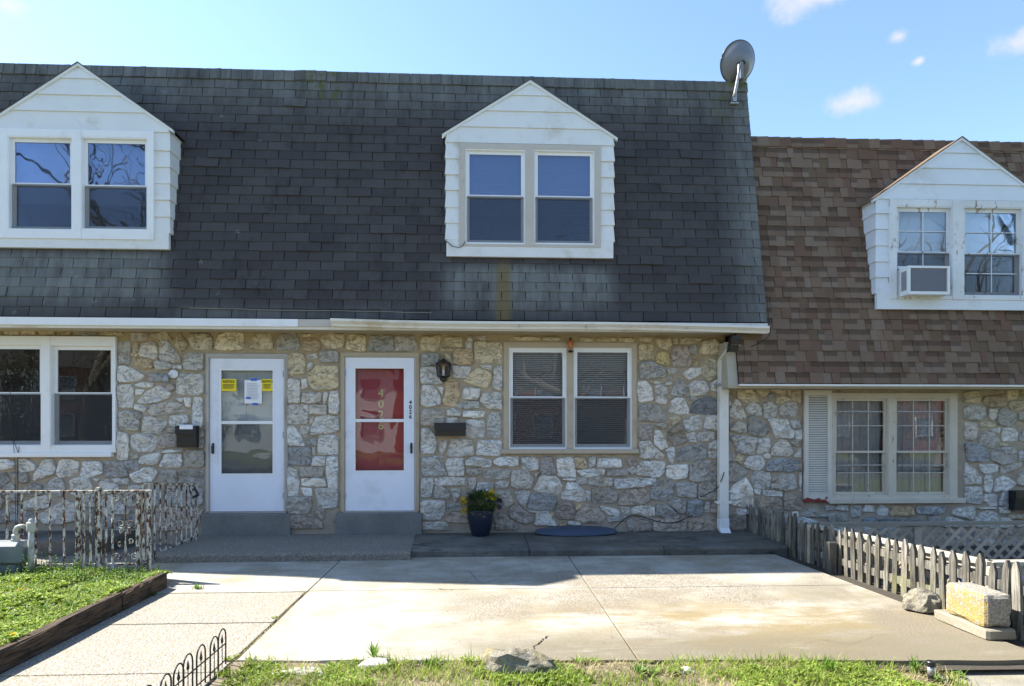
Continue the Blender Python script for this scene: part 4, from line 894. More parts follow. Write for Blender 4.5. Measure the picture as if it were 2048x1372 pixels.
conc('slab', [(-2.92, YJ + g), (-1.585 - g, YJ + g), (-1.585 - g, YP), (-2.92, YP), (-3.6, YP), (-3.6, YJ + .1)], -.14, .0, PORCH and CONC, drive)
conc('slab', [(-1.585 + g, YJ + g * .6), (1.015 - g, YJ + g * .6), (1.015 - g, YP), (-1.585 + g, YP)], -.14, .004, CONC, drive)
conc('slab', [(1.015 + g * .6, YJ + g * .6), (drive_r(YJ), YJ + g * .6), (drive_r(YP), YP), (1.015 + g * .6, YP)], -.14, .001, CONC, drive)
conc('slab', jag(-1.585 + g * 2, 1.015 - g, fr, 16, .015) + [(1.015 - g, YJ - g * .4), (-1.585 + g * 1.5, YJ - g * .4)], -.14, .003, CONC, drive)
conc('slab', jag(1.015 + g * .6, drive_r(fr(3.7)), fr, 16, .012) + [(drive_r(YJ), YJ - g * .4), (1.015 + g * .6, YJ - g * .4)], -.14, .0, CONC, drive)
ys = [YJ, G(1024, 1237).y, G(1024, 1333).y, -6.6]
for a, b in zip(ys, ys[1:]): conc('slab', [(-2.93, b + g), (-1.6 - g, b + g), (-1.6 - g, a - g), (-2.93, a - g)], -.14, random.uniform(-.006, -.001), AGGR, walk)
ZP = .103
xj = [P(400, 1062, 0).x + .02, P(832, 1062, 0).x, P(1046, 1062, 0).x, P(1282, 1062, 0).x, P(1500, 1062, 0).x]
def porch_piece(x0, x1, x1f, yf, mat, z):
    pr = [(.03, .0), (.03, z), (yf + .05, z - .004), (yf + .02, z - .012), (yf, z - .035), (yf + .004, -.10), (.03, -.10)]
    mb = MB(); n = len(pr); vs = [(x0 + (.03 if x0 < -3 and y < -.5 else 0), y, q) for y, q in pr] + [(x1 + (x1f - x1) * min(1, max(0, -y / 1.1)), y, q) for y, q in pr]
    fs = [tuple(range(n)), tuple(range(2 * n - 1, n - 1, -1))]
    for i in range(n): j = (i + 1) % n; fs.append((i, i + n, j + n, j))
    mb.add(vs, fs); return mk('slab', mb, mat, porch)
porch_piece(xj[0], xj[1] - .008, xj[1] + .06, -1.27, PORCHA, ZP); porch_piece(xj[1] + .006, xj[2] - .004, xj[2] - .004, -1.12, PORCH, ZP)
porch_piece(xj[2] + .004, xj[3] - .003, xj[3] - .003, -1.11, PORCH, ZP - .002); porch_piece(xj[3] + .003, xj[4], xj[4] - .02, -1.12, PORCH, ZP)
# cracks
def crack(pts, z, par, w=.006):
    mb = MB(); L = []
    for (x, y) in pts: L.append(Vector((x, y, z)))
    pp = []
    for a, b in zip(L, L[1:]):
        for i in range(6): q = a.lerp(b, i / 6); pp.append(q + Vector((random.uniform(-.012, .012), random.uniform(-.012, .012), 0)))
    vs = []
    for i, p in enumerate(pp):
        k = w * random.uniform(.3, 1) * (1 if 0 < i < len(pp) - 1 else .1); vs += [(p.x - k, p.y, p.z), (p.x + k, p.y + k * .3, p.z)]
    mb.add(vs, [(2 * i, 2 * i + 1, 2 * i + 3, 2 * i + 2) for i in range(len(pp) - 1)]); mk('crack', mb, BLACKW, par)
def gp(*pp): return [tuple(G(a, b)[:2]) for a, b in pp]
crack(gp((1060, 1304), (1078, 1288), (1090, 1276), (1098, 1272)), .0075, drive, .008)
crack(gp((868, 1178), (905, 1182), (945, 1180)), .0075, drive, .006)
crack(gp((935, 1142), (950, 1158), (962, 1168)), .0075, drive, .004)
crack(gp((890, 1120), (925, 1124), (975, 1122)), .0075, drive, .005)
crack(gp((1560, 1300), (1640, 1280), (1700, 1290), (1790, 1262)), .0055, drive, .0025)
crack(gp((1215, 1343), (1270, 1340), (1330, 1338)), .0075, drive, .004)
sheet('joint_soil', [(-3.7, -4.6), (3.9, -4.7), (3.9, -1.0), (-3.7, -1.0)], -.03, DSOIL); sheet('walk_joint_soil', [(-3.7, -6.6), (-1.5, -6.6), (-1.5, -4.602), (-3.7, -4.602)], -.03, DSOIL)
conc('lower_pavement', [(2.05, -7.2), (7, -7.2), (7, fr(3.0) - .05), (2.2, fr(2.2) - .05)], -.14, -.062, BLOCKC, None); tag(bpy.data.objects['lower_pavement'], kind='structure')
# left of the porch: landing and dark paving behind the railing
conc('landing', [(-7, -.95), (-4.55, -.72), (-4.4, .02), (-7, .02)], -.14, .17, PORCH, None, .012); tag(bpy.data.objects['landing'], kind='structure')
conc('side_yard_paving', [(-7.4, -2.3), (-3.62, -1.9), (-3.62, .02), (-7.4, .02)], -.14, -.012, PORCHA, None); tag(bpy.data.objects['side_yard_paving'], kind='structure')

# ------------------------------------------------------------------ raised bed and its timbers
bed = MB(); nx, ny = 26, 24; bx0, bx1, by0, by1 = -8.2, -3.02, -6.3, -2.12
for j in range(ny + 1):
    for i in range(nx + 1):
        x = bx0 + (bx1 - bx0) * i / nx; y = by0 + (by1 - by0) * j / ny
        bed.v.append((x, y, .095 + .03 * mnoise.noise(Vector((x * 1.5, y * 1.5, 0))) + (.02 if x < -3.6 else 0) - (.28 if j == ny else 0)))
for j in range(ny):
    for i in range(nx): a = j * (nx + 1) + i; bed.f.append((a, a + 1, a + nx + 2, a + nx + 1))
tag(mk('garden_bed', bed, SOIL, None, True), kind='structure')
def timber(y0, y1, label, dz=0):
    mb = MB(); n = 10; vs = []
    for i in range(n + 1):
        y = y0 + (y1 - y0) * i / n; j = lambda: random.uniform(-.006, .006); x0, x1 = -3.03, -2.935
        z1 = .122 + dz + .02 * (y + 5) / 3
        vs += [(x0 + j(), y, -.05), (x1 + j() * .3, y, -.05), (x1 + j(), y, z1 - .015 + j()), (x1 - .015 + j(), y, z1 + j()), (x0 + .02 + j(), y, z1 + j()), (x0 + j(), y, z1 - .02)]
    fs = [(5, 4, 3, 2, 1, 0), tuple(range(n * 6, n * 6 + 6))]
    for i in range(n):
        for k in range(6): l = (k + 1) % 6; fs.append((i * 6 + k, i * 6 + l, i * 6 + 6 + l, i * 6 + 6 + k))
    mb.add(vs, fs); tag(mk('landscape_timber', mb, TIMB), label, 'timber', 'timbers edging the bed')
timber(-3.17, -2.42, 'short dark timber at far end of the weedy bed, nearest the porch')
timber(-6.5, -3.18, 'long dark weathered timber edging the weedy bed beside the walk', .006)

# ------------------------------------------------------------------ vegetation
def blades(mb, n, area, zf, h, w, lean=.5, rnd=random, clump=None):
    for _ in range(n):
        p = area()
        if p is None: continue
        x, y = p; z = zf(x, y) - .005; hh = rnd.uniform(*h); a = rnd.uniform(0, 6.283); l = rnd.uniform(.1, lean) * hh; ww = rnd.uniform(*w); b = a + 1.57
        dx, dy = math.cos(a), math.sin(a); ex, ey = math.cos(b) * ww, math.sin(b) * ww
        mb.add([(x - ex, y - ey, z), (x + ex, y + ey, z), (x + ex * .8 + dx * l * .35, y + ey * .8 + dy * l * .35, z + hh * .6), (x - ex * .8 + dx * l * .35, y - ey * .8 + dy * l * .35, z + hh * .6), (x + dx * l, y + dy * l, z + hh)], [(0, 1, 2, 3), (3, 2, 4)])
def leaf(mb, p, d, L, wd, fold=.25):
    d = d.normalized(); s = d.cross(Vector((0, 0, 1)))
    s = s.normalized() if s.length > .01 else Vector((1, 0, 0)); u = s.cross(d).normalized(); m_ = p + d * L * .45
    mb.add([p, m_ + s * wd + u * wd * fold, p + d * L - u * L * .12, m_ - s * wd + u * wd * fold, m_ - u * .001], [(0, 4, 1), (4, 2, 1), (0, 3, 4), (3, 2, 4)])
def rosette(mb, x, y, z, n, L, wd, up=(.3, .9)):
    for i in range(n):
        a = 6.283 * i / n + random.uniform(-.3, .3); e = random.uniform(*up); leaf(mb, Vector((x, y, z)), Vector((math.cos(a), math.sin(a), e)), L * random.uniform(.6, 1.1), wd * random.uniform(.7, 1.1))
def sprig(mb, x, y, z, H, n, L):
    tip = Vector((random.uniform(-.25, .25) * H, random.uniform(-.25, .25) * H, H)); b = Vector((x, y, z))
    mb.tube([b, b + tip * .5 + Vector((.005, 0, 0)), b + tip], [.0022, .002, .001], 4)
    for i in range(n):
        t = .15 + .85 * (i + .5) / n; a = i * 2.4 + random.uniform(-.4, .4); leaf(mb, b + tip * t, Vector((math.cos(a), math.sin(a), random.uniform(.1, .8))), L * random.uniform(.6, 1.1) * (1.15 - t * .5), L * .28)
bedz = lambda x, y: .095 + .03 * mnoise.noise(Vector((x * 1.5, y * 1.5, 0))) + (.02 if x < -3.6 else 0)
def bed_area():
    for _ in range(8):
        x = random.uniform(-6.6, -3.0); y = random.uniform(-5.9, -2.16)
        if P and x > (y + 8.65) * -.80 - .15: return x, y
    return None
mb = MB(); blades(mb, 9000, bed_area, bedz, (.02, .06), (.0018, .004), 1.4); 
for _ in range(10500):
    p = bed_area()
    if p and mnoise.noise(Vector((p[0] * 2.2, p[1] * 2.2, 5))) > -.5: rosette(mb, p[0], p[1], bedz(*p) + random.uniform(.0, .05) * max(.1, .5 + 1.3 * mnoise.noise(Vector((p[0] * 3.2, p[1] * 3.2, 9)))), random.randint(3, 5), random.uniform(.018, .048), random.uniform(.006, .013), (.15, 1.2))
tag(mk('lawn_weeds', mb, GRASS), 'bright green weeds and clover covering the raised bed', 'weeds', kind='stuff')
mb = MB(); 
for _ in range(620):
    x = random.uniform(-5.6, -3.1); y = random.uniform(-2.75, -2.14); H = random.uniform(.04, .13) * (2.0 if x < -3.7 and random.random() < .25 else .9)
    sprig(mb, x, y, bedz(x, y), H, random.randint(5, 9), random.uniform(.018, .034))
for _ in range(260):
    p = bed_area()
    if p: rosette(mb, p[0], p[1], bedz(*p), random.randint(6, 9), random.uniform(.06, .10), .012, (.5, 1.4))
tag(mk('tall_weeds', mb, DEEPG), 'taller leafy weeds along the back of the raised bed by the railing', 'weeds', kind='stuff')
mb = MB(); blades(mb, 2200, bed_area, bedz, (.02, .05), (.0015, .003), 2.2); tag(mk('dry_grass', mb, GRASSY), 'dry straw-coloured grass among the weeds of the bed', 'grass', kind='stuff')
for k, (px, py, lb) in enumerate(((26, 1270, 'yellow dandelion flower at near edge of the weedy bed'), (40, 1180, 'yellow dandelion flower in the middle of the weedy bed'))):
    p = G(px, py, .15); d_ = thing('dandelion', (p.x, p.y, .1), lb, 'flower', 'dandelions'); mb = MB(); mb.tube([(p.x, p.y, .1), (p.x + .004, p.y, .15)], .002, 5); mk('stem', mb, DEEPG, d_)
    mb = MB()
    for i in range(26): a = i * 2.4; leaf(mb, Vector((p.x, p.y, .15)), Vector((math.cos(a), math.sin(a), .25 + (i % 4) * .35)), .022, .004)
    mk('bloom', mb, YELF, d_)

# foreground strip
strip = MB(); nx, ny = 60, 22
fe = lambda x: fr(x) + .05 * mnoise.noise(Vector((x * 2.3, 1, 1))) - .01
for j in range(ny + 1):
    for i in range(nx + 1):
        x = -1.585 + (3.7 + 1.585) * i / nx; y1 = fe(x); y = -7.5 + (y1 + 7.5) * (j / ny); 
        z = -.012 + .022 * mnoise.noise(Vector((x * 4, y * 4, 3))) + .012 * mnoise.noise(Vector((x * 11, y * 11, 7)))
        if x > 2.0: z -= .03 * min(1, (x - 2.0) * 2)
        if x > 2.75: z -= .06 * min(1, (x - 2.75) * 5)
        if j == ny: z = min(z, .004) 
        strip.v.append((x, y, z))
for j in range(ny):
    for i in range(nx): a = j * (nx + 1) + i; strip.f.append((a, a + 1, a + nx + 2, a + nx + 1))
tag(mk('planting_strip', strip, SOIL, None, True), kind='structure')
def sz(x, y): return -.012 + .022 * mnoise.noise(Vector((x * 4, y * 4, 3))) - (.03 * min(1, (x - 2) * 2) if x > 2 else 0)
dens = lambda x, y, s, k=1.6: mnoise.noise(Vector((x * k, y * k * 1.6, s)))
def strip_area(s, th, x0=-1.5, x1=2.9, edge=.0):
    def f():
        for _ in range(10):
            x = random.uniform(x0, x1); y = random.uniform(-5.25, fe(x) + edge)
            if dens(x, y, s) + .35 * dens(x, y, s + 3, 5) > th: return x, y
        return None
    return f
mb = MB(); blades(mb, 8000, strip_area(2, -.2, edge=.03), sz, (.02, .07), (.0018, .004), 1.2)
A = strip_area(6, .02, edge=-.02)
for _ in range(6500):
    p = A()
    if p: rosette(mb, p[0], p[1], sz(*p) + random.uniform(.0, .03), random.randint(3, 5), random.uniform(.010, .032), random.uniform(.004, .009), (.2, 1.3))
blades(mb, 900, strip_area(2, -.1, edge=.02), sz, (.06, .12), (.0016, .003), .9)
tag(mk('strip_weeds', mb, GRASS), 'green grass and clover in the strip before the driveway', 'grass', kind='stuff')
mb = MB(); blades(mb, 11000, strip_area(9, -.3), sz, (.012, .05), (.0013, .0028), 2.6); tag(mk('strip_straw', mb, GRASSY), 'dry straw and dead grass in the strip before the driveway', 'grass', kind='stuff')
def tuft(name, px, py, z, label, n, L, wd, up, mat=DEEPG, cat='weed', blade=0):
    p = G(px, py, z); mb = MB()
    if blade:
        r2 = random; blades(mb, blade, lambda: (p.x + r2.gauss(0, .03), p.y + r2.gauss(0, .02)), lambda x, y: z, (L * .5, L), (wd * .3, wd * .6), .5)
    for q in range(n):
        rosette(mb, p.x + random.gauss(0, .025) * (n > 1), p.y + random.gauss(0, .02) * (n > 1), z - .004, random.randint(6, 8) if n > 1 else 12, L, wd, up)
    tag(mk(name, mb, mat), label, cat, 'weed tufts')
tuft('weed_tuft', 747, 1316, 0, 'upright tuft of broad green leaves behind the flat pale stone', 1, .12, .011, (.9, 3.5))
tuft('weed_tuft', 865, 1330, -.01, 'leafy green weed at driveway edge left of the boulder', 3, .08, .012, (.4, 1.6))
tuft('weed_tuft', 1165, 1326, -.01, 'low leafy weed growing over the driveway edge right of the boulder', 4, .07, .012, (.4, 1.2))
tuft('weed_tuft', 1285, 1350, -.01, 'broad-leaved clump in the strip below the driveway joint', 4, .09, .013, (.5, 1.4))
tuft('weed_tuft', 402, 1112, 0, 'grassy weed clump at foot of the porch by the railing', 3, .10, .006, (.8, 2.4), blade=60)
tuft('weed_tuft', 394, 1178, 0, 'small weed in the paving joint beyond the timber corner', 3, .07, .007, (.5, 1.6), blade=20)
tuft('weed_tuft', 300, 1190, 0, 'creeping weed against the shaded side of the far timber', 6, .06, .010, (.3, 1.4))
tuft('weed_tuft', 223, 1228, 0, 'small weed against the middle of the long timber', 3, .05, .009, (.4, 1.4))
tuft('weed_tuft', 462, 1318, 0, 'yellow-green moss and weed at near end of the walk joint', 4, .04, .008, (.3, 1.2), GRASS)
tuft('weed_tuft', 546, 1234, 0, 'tiny weed in the diagonal walk joint', 2, .03, .006, (.3, 1.2), GRASS)
tuft('weed_tuft', 1830, 1346, -.04, 'upright green blades left of the solar path light', 1, .13, .007, (2, 4), blade=16)
tuft('weed_tuft', 1868, 1362, -.05, 'low green leaves right behind the solar path light', 4, .07, .011, (.5, 1.6))
tuft('weed_tuft', 1920, 1350, -.05, 'spreading clover by the drop at the driveway front edge', 6, .05, .011, (.4, 1.2))
tuft('weed_tuft', 1655, 1344, -.01, 'thin upright grass tuft at right of the strip', 1, .12, .006, (2, 4), blade=22)
tuft('weed_tuft', 1500, 1350, -.02, 'bushy clover mound at right centre of the strip', 9, .05, .011, (.4, 1.4))
tuft('weed_tuft', 450, 1352, -.01, 'bright tuft of grass beside the hooped edging', 1, .07, .006, (.8, 2.4), GRASS, blade=40)

mb = MB()
for (x0, y0, x1, y1, n) in ((-1.592, -4.5, -1.59, YJ, 330), (-2.9, YJ, -1.6, YJ, 160), (-2.9, ys[1], -1.6, ys[1], 90), (-2.9, ys[2], -1.6, ys[2], 150), (-1.0, YJ, .6, YJ, 60), (-2.95, -4.3, -2.93, YJ, 240)):
    blades(mb, n, lambda: (lambda t: (x0 + (x1 - x0) * t + random.gauss(0, .004), y0 + (y1 - y0) * t + random.gauss(0, .004)))(random.random() ** 1.5), lambda x, y: -.012, (.012, .03), (.001, .0025), 1.6)
tag(mk('joint_moss', mb, GRASSY), 'dry moss and grit sprouting in the paving joints', 'moss', kind='stuff')

# ------------------------------------------------------------------ rocks and blocks
def rock(name, c, s, label, mat, seed, cat='rock', rot=0, sub=3, sharp=.35, group=None, taper=0):
    import bmesh
    bm_ = bmesh.new(); bmesh.ops.create_icosphere(bm_, subdivisions=sub, radius=1)
    for v in bm_.verts:
        n = mnoise.noise(v.co * 1.3 + Vector((seed, 0, 0))) * sharp + mnoise.noise(v.co * 3.1 + Vector((0, seed, 0))) * sharp * .45
        q = v.co * (1 + n); m_ = max(abs(q.x), abs(q.y), abs(q.z)); q = q * (1 + .18 * (1 / max(m_, .4) - 1)); v.co = Vector((q.x * s[0], q.y * s[1], max(q.z, -.55) * s[2] * (1 - taper * (q.x + .35))))
    me = bpy.data.meshes.new(name); bm_.to_mesh(me); bm_.free(); me.materials.append(mat)
    o = link(bpy.data.objects.new(name, me), name, None, c); o.rotation_euler = (0, 0, rot); return tag(o, label, cat, group)
p = G(1047, 1349, -.01); rock('boulder', (p.x, p.y + .04, .035), (.225, .10, .105), 'jagged grey-brown boulder at front edge of the driveway', ROCK, 3.3, rot=-.12, sharp=.5, taper=.45)
p = G(1846, 1222); rock('fallen_stone', (p.x, p.y + .02, .07), (.125, .13, .10), 'rough tan stone leaning beside the lichen block', ROCK, 8.1, rot=.4, sharp=.4)
p = G(752, 1334, -.01); rock('flat_stone', (p.x, p.y, .005), (.105, .07, .035), 'flat pale stone below the upright leaf tuft', PALER, 5.0, sub=2)
p = G(598, 1350, -.01); rock('flat_stone', (p.x, p.y, -.005), (.15, .06, .03), 'low crumbling grey stone set in the strip near the hooped edging', PALER, 1.7, sharp=.5)
p = G(1372, 1344, -.01); rock('flat_stone', (p.x, p.y, -.004), (.05, .04, .025), 'small tan stone in the strip right of the driveway joint', PALER, 2.7, sub=2)
def rough_box(name, x0, x1, y0, y1, z0, z1, mat, label, cat, seed, amp=.008, n=7, yaw=0):
    import bmesh
    bm_ = bmesh.new(); bmesh.ops.create_cube(bm_, size=1); bmesh.ops.subdivide_edges(bm_, edges=bm_.edges[:], cuts=n, use_grid_fill=True)
    S = Vector((x1 - x0, y1 - y0, z1 - z0))
    for v in bm_.verts:
        e = sum(1 for k in v.co if abs(k) > .49); q = Vector((v.co.x * S.x, v.co.y * S.y, v.co.z * S.z)); d_ = q.normalized()
        a = amp * mnoise.noise(q * 14 + Vector((seed, seed, 0))) - (.010 if e >= 2 else 0) - (.008 if e == 3 else 0) - (abs(mnoise.noise(q * 9 + Vector((seed, 3, 0)))) * .022 if e >= 2 else 0); v.co = q + d_ * a
    me = bpy.data.meshes.new(name); bm_.to_mesh(me); bm_.free(); me.materials.append(mat)
    o = link(bpy.data.objects.new(name, me), name, None, ((x0 + x1) / 2, (y0 + y1) / 2, (z0 + z1) / 2)); o.rotation_euler = (0, 0, yaw); return tag(o, label, cat)
pa, pb, pc = G(1866, 1238), G(1978, 1283), G(2030, 1276)
by0, by1 = pb.y + .01, pa.y + .02; bx = (pa.x + pb.x) / 2
rough_box('concrete_slab', bx, bx + .235, by0, by1, .0, .075, BLOCKC, 'low mossy concrete slab under the lichen-covered block', 'block', 4.2)
rough_box('concrete_block', bx + .02, bx + .225, by0 + .035, by1 - .105, .076, .315, LICHEN, 'concrete block covered in yellow lichen standing on a low slab', 'block', 9.4, .006, yaw=-.02)

# ------------------------------------------------------------------ picket fence
fa, fb = G(1545, 1108), G(2046, 1300)
fdir = Vector((fb.x - fa.x, fb.y - fa.y, 0)); fdir.normalize(); fnx = Vector((-fdir.y, fdir.x, 0))
start = Vector((fa.x, fa.y, 0)) - fdir * 1.1; start.x += .10; LNG = 5.3
blockx = bx + .26
fence = thing('picket_fence', (start.x, start.y, 0), 'weathered grey picket fence running along right side of the driveway', 'fence')
def fpos(s):
    q = start + fdir * s; return Vector((q.x + .10 + .06 * min(1, s / 3), q.y, 0))
s = .0; k = 0
while s < LNG:
    q = fpos(s); hgt = .398 + .028 * s + random.uniform(-.03, .025) + (.06 if s < 1.2 else 0); w = random.uniform(.028, .037); ln = random.uniform(-.06, .06)
    zb = random.uniform(-.06, -.03)
    pts = [(-w, zb), (w, zb), (w * .98, hgt - .075), (w * .25, hgt), (-w * .25, hgt - .004), (-w, hgt - .07)]
    mb = MB(); t_ = .012 + random.uniform(-.004, .004); vs = []
    for off in (-t_, t_):
        for a, b in pts: v = q + fdir * (a + ln * b) + fnx * off; vs.append((v.x, v.y, b))
    n = 6; fs = [tuple(range(n)), tuple(range(2 * n - 1, n - 1, -1))] + [(i, i + n, (i + 1) % n + n, (i + 1) % n) for i in range(n)]
    mb.add(vs, fs); mk('picket', mb, WOODG, fence); s += .118 + random.uniform(-.008, .008); k += 1
def beam(name, a, b, wx, wz, mat, par): 
    d_ = (b - a).normalized(); sd = d_.cross(Vector((0, 0, 1))).normalized() * wx; mb = MB(); vs = []
    for p_ in (a, b): vs += [p_ - sd - Vector((0, 0, wz)), p_ + sd - Vector((0, 0, wz)), p_ + sd + Vector((0, 0, wz)), p_ - sd + Vector((0, 0, wz))]
    mb.hexa(vs); return mk(name, mb, mat, par)
for zz_ in (.09, .30):
    beam('rail', fpos(0) + Vector((.036, 0, zz_)), fpos(LNG) + Vector((.036, 0, zz_ + .03)), .018, .035, WOODG, fence)
for s_, h_, dx in ((1.98, .30, -.065), (4.05, .30, .075)):
    q = fpos(s_); mk('post', MB().cbox(q.x + dx - .045, q.x + dx + .045, q.y - .045, q.y + .045, -.08, h_, .008), WOODG, fence)

# ------------------------------------------------------------------ lattice enclosure of the right house
c0 = G(1596, 1049, .40); c1 = G(1983, 1124, .40); c2 = Vector((c1.x + 3.0, c1.y - .0, .40)); c3 = Vector((8.2, c0.y + .02, .40))
c0.x = max(c0.x, 3.74); c1.x = max(c1.x, 4.12)
latt = thing('lattice_fence', (c0.x, c0.y, -.1), 'tan lattice panel fence with flat top rail around right house yard', 'fence')
def lattice(a, b, zt, zb, mat, sp=.105, w=.020):
    a = Vector((a.x, a.y, 0)); b = Vector((b.x, b.y, 0)); L = (b - a).length; d_ = (b - a) / L; nn = Vector((-d_.y, d_.x, 0)); H = zt - zb
    for sg, off in ((1, .0), (-1, .009)):
        s_ = -H
        while s_ < L:
            # strip from (s_, zb) to (s_+H, zt), or mirrored, clipped to 0..L
            t0 = max(0, -s_ / H); t1 = min(1, (L - s_) / H)
            if t1 - t0 > .04:
                p0 = (s_ + H * t0, zb + H * t0) if sg > 0 else (s_ + H * t0, zt - H * t0); p1 = (s_ + H * t1, zb + H * t1) if sg > 0 else (s_ + H * t1, zt - H * t1)
                u = Vector((p1[0] - p0[0], p1[1] - p0[1])).normalized(); v = Vector((-u.y, u.x)) * w; mb = MB(); vs = []
                for o_ in (off, off + .007):
                    for (x, z) in ((p0[0] - v.x, p0[1] - v.y), (p1[0] - v.x, p1[1] - v.y), (p1[0] + v.x, p1[1] + v.y), (p0[0] + v.x, p0[1] + v.y)):
                        q = a + d_ * x + nn * o_; vs.append((q.x, q.y, z))
                mb.hexa(vs); mk('slat', mb, mat, latt)
            s_ += sp * 1.414
lattice(c0, c1, .34, -.10, LATT); lattice(c0, c3, .35, -.10, LATT); lattice(c1, c2, .34, -.10, LATT)
for a, b, nm in ((c0, c1, 'top_rail'), (c1 + Vector((.0, .02, 0)), c2, 'top_rail')): beam(nm, a + Vector((0, 0, -.012)), b + Vector((0, 0, -.012)), .05, .016, RAILW, latt); beam('under_rail', a + Vector((0, 0, -.055)), b + Vector((0, 0, -.055)), .018, .024, RAILW, latt)
beam('top_rail', c0 + Vector((.06, .03, -.004)), c3 + Vector((0, .03, -.004)), .045, .018, plain('shaded_rail_wood', (.24, .22, .17), .85, .2, 8), latt)  # darker copy of the rail wood, the shade put into its colour
for px in (1835,): q = P(px, 1100, c0.y - .02); mk('post', MB().box(q.x - .04, q.x + .04, c0.y - .035, c0.y - .012, -.12, .36), LATT, latt)
for q in (c0, c1): mk('post', MB().cbox(q.x - .045, q.x + .045, q.y - .045, q.y + .045, -.13, .37, .006), LATT, latt)
sheet('yard_shade_soil', [(3.95, -4.4), (8.4, -4.4), (8.4, -.02), (3.6, -.02)], -.128, DSOIL)  # dark earth sheet standing for the shade seen between the slats
# a blue tarp bundle behind the lattice
tb = MB(); n = 14
for j in range(n + 1):
    for i in range(n + 1):
        u_, v_ = i / n, j / n; e = min(u_, 1 - u_, v_, 1 - v_); x = 4.75 + 2.2 * u_; y = -2.9 + 1.2 * v_
        tb.v.append((x, y, -.13 + (.24 * min(1, e * 5)) * (.8 + .6 * mnoise.noise(Vector((x * 2.4, y * 2.4, 2))))))
for j in range(n):
    for i in range(n): a = j * (n + 1) + i; tb.f.append((a, a + 1, a + n + 2, a + n + 1))
tag(mk('tarp', tb, TARP), 'rumpled dark blue tarp behind the tan lattice', 'tarp')
# dry stalks
def stalks(name, base, tips, label, mat=DRYST, r=.004):
    mb = MB()
    for t in tips: mb.tube([base, base.lerp(t[0], .5) + Vector((random.uniform(-.015, .015), 0, .0)), *t], [r] + [r * .6] * len(t) + [r * .3] if False else r * .8, 5)
    tag(mk(name, mb, mat), label, 'dead plant')
b = Vector((P(1690, 1150, -1.45).x, -1.62, -.1))
stalks('dry_weed', b, [[P(1698, 1070, -1.5), P(1702, 1020, -1.5), P(1708, 990, -1.5)], [P(1690, 1070, -1.55), P(1688, 1048, -1.55)], [P(1702, 1055, -1.5), P(1712, 1048, -1.5), P(1716, 1052, -1.5), P(1712, 1060, -1.5)], [P(1680, 1130, -1.6), P(1672, 1110, -1.6)]], 'tall dry dead weed stalk standing behind the picket fence')
b = Vector((P(32, 1050, -.06).x, -.06, .0))
stalks('dead_vine', b, [[P(34, 960, -.06), P(36, 905, -.06), P(28, 882, -.06), P(22, 862, -.06)], [P(36, 920, -.06), P(38, 893, -.06)], [P(30, 930, -.06), P(20, 790, -.09), P(24, 770, -.09), P(34, 772, -.09)]], 'thin bare dead vine climbing below the left white window', BLACKW, .004)

# ------------------------------------------------------------------ hooped garden edging
ed = thing('garden_edging', (-1.62, -4.6, 0), 'black wire hooped garden edging along the walk', 'edging')
y0e = G(455, 1328).y + .02; EX = -1.622
for i in range(11):
    yc = y0e - .065 - i * .15; hw = .058; H = .235; ln = .012 * math.sin(i * 1.7)
    pts = [(EX + ln, yc + hw, -.03), (EX + ln, yc + hw, H - hw)] + [(EX + ln, yc + hw * math.cos(a), H - hw + hw * math.sin(a)) for a in [math.pi * k / 8 for k in range(1, 8)]] + [(EX + ln, yc - hw, H - hw), (EX + ln, yc - hw, -.03)]
    mk('hoop', MB().tube(pts, .0048, 8), BLACKW, ed)
    mb = MB(); mb.tube([(EX + ln, yc, -.02), (EX + ln, yc, .15)], .003, 6); mb.tube([(EX + ln, yc, .142), (EX + ln, yc, .158), (EX + ln, yc, .205)], [.003, .0095, .001], 4); mk('spear', mb, BLACKW, ed)
for zz_ in (.125, .02): mk('cross_wire', MB().tube([(EX - .004, y0e, zz_), (EX - .004, y0e - 1.7, zz_)], .0045, 6), BLACKW, ed)

# ------------------------------------------------------------------ iron railing
RY = -1.98
rail = thing('iron_railing', (P(200, 1125, RY).x, RY, 0), 'rusty peeling white iron railing with scrolls left of the porch', 'railing')
zt = P(150, 982, RY).z
X_ = lambda px, Y=RY: P(px, 1050, Y).x
mb = MB().box(X_(-180), X_(303), RY - .018, RY + .018, zt - .012, zt + .006); mk('top_rail', mb, RUST, rail)
mk('bottom_rail', MB().box(X_(-180), X_(300), RY - .012, RY + .012, .13, .145), RUST, rail)
def bar(x, y, z0, z1, r=.0115, tw=.45, name='bar'):
    n = 14; mk(name, MB().tube([(x + random.uniform(-.0015, .0015), y, z0 + (z1 - z0) * i / n) for i in range(n + 1)], r, 4, tw), RUST, rail)
for px in (-130, -100, -70, -42, -14, 14, 44, 72, 100, 128): bar(X_(px), RY, .12, zt - .012)
for px in (168, 181, 212, 225, 287): bar(X_(px), RY, .08, zt - .012)
for px, w in ((157, .02), (197, .022), (277, .019), (298, .017)):
    x = X_(px); mk('post', MB().cbox(x - w, x + w, RY - w, RY + w, -.05, zt - .013 + (.05 if px == 197 else 0), .004), RUST, rail)
def spiral(cx, cz, r0, turns, a0, sg, y, rr=.0055, grow=.72):
    n = int(20 * turns); return [(cx + sg * r0 * (1 - grow * i / n) * math.cos(a0 + turns * 6.283 * i / n), y, cz + r0 * (1 - grow * i / n) * math.sin(a0 + turns * 6.283 * i / n)) for i in range(n + 1)]
def scroll(pts, r=.0055): mk('scroll', MB().tube(pts, r, 6), RUST, rail)
xc = X_(251); bar(xc, RY, .10, zt - .14, .0075)
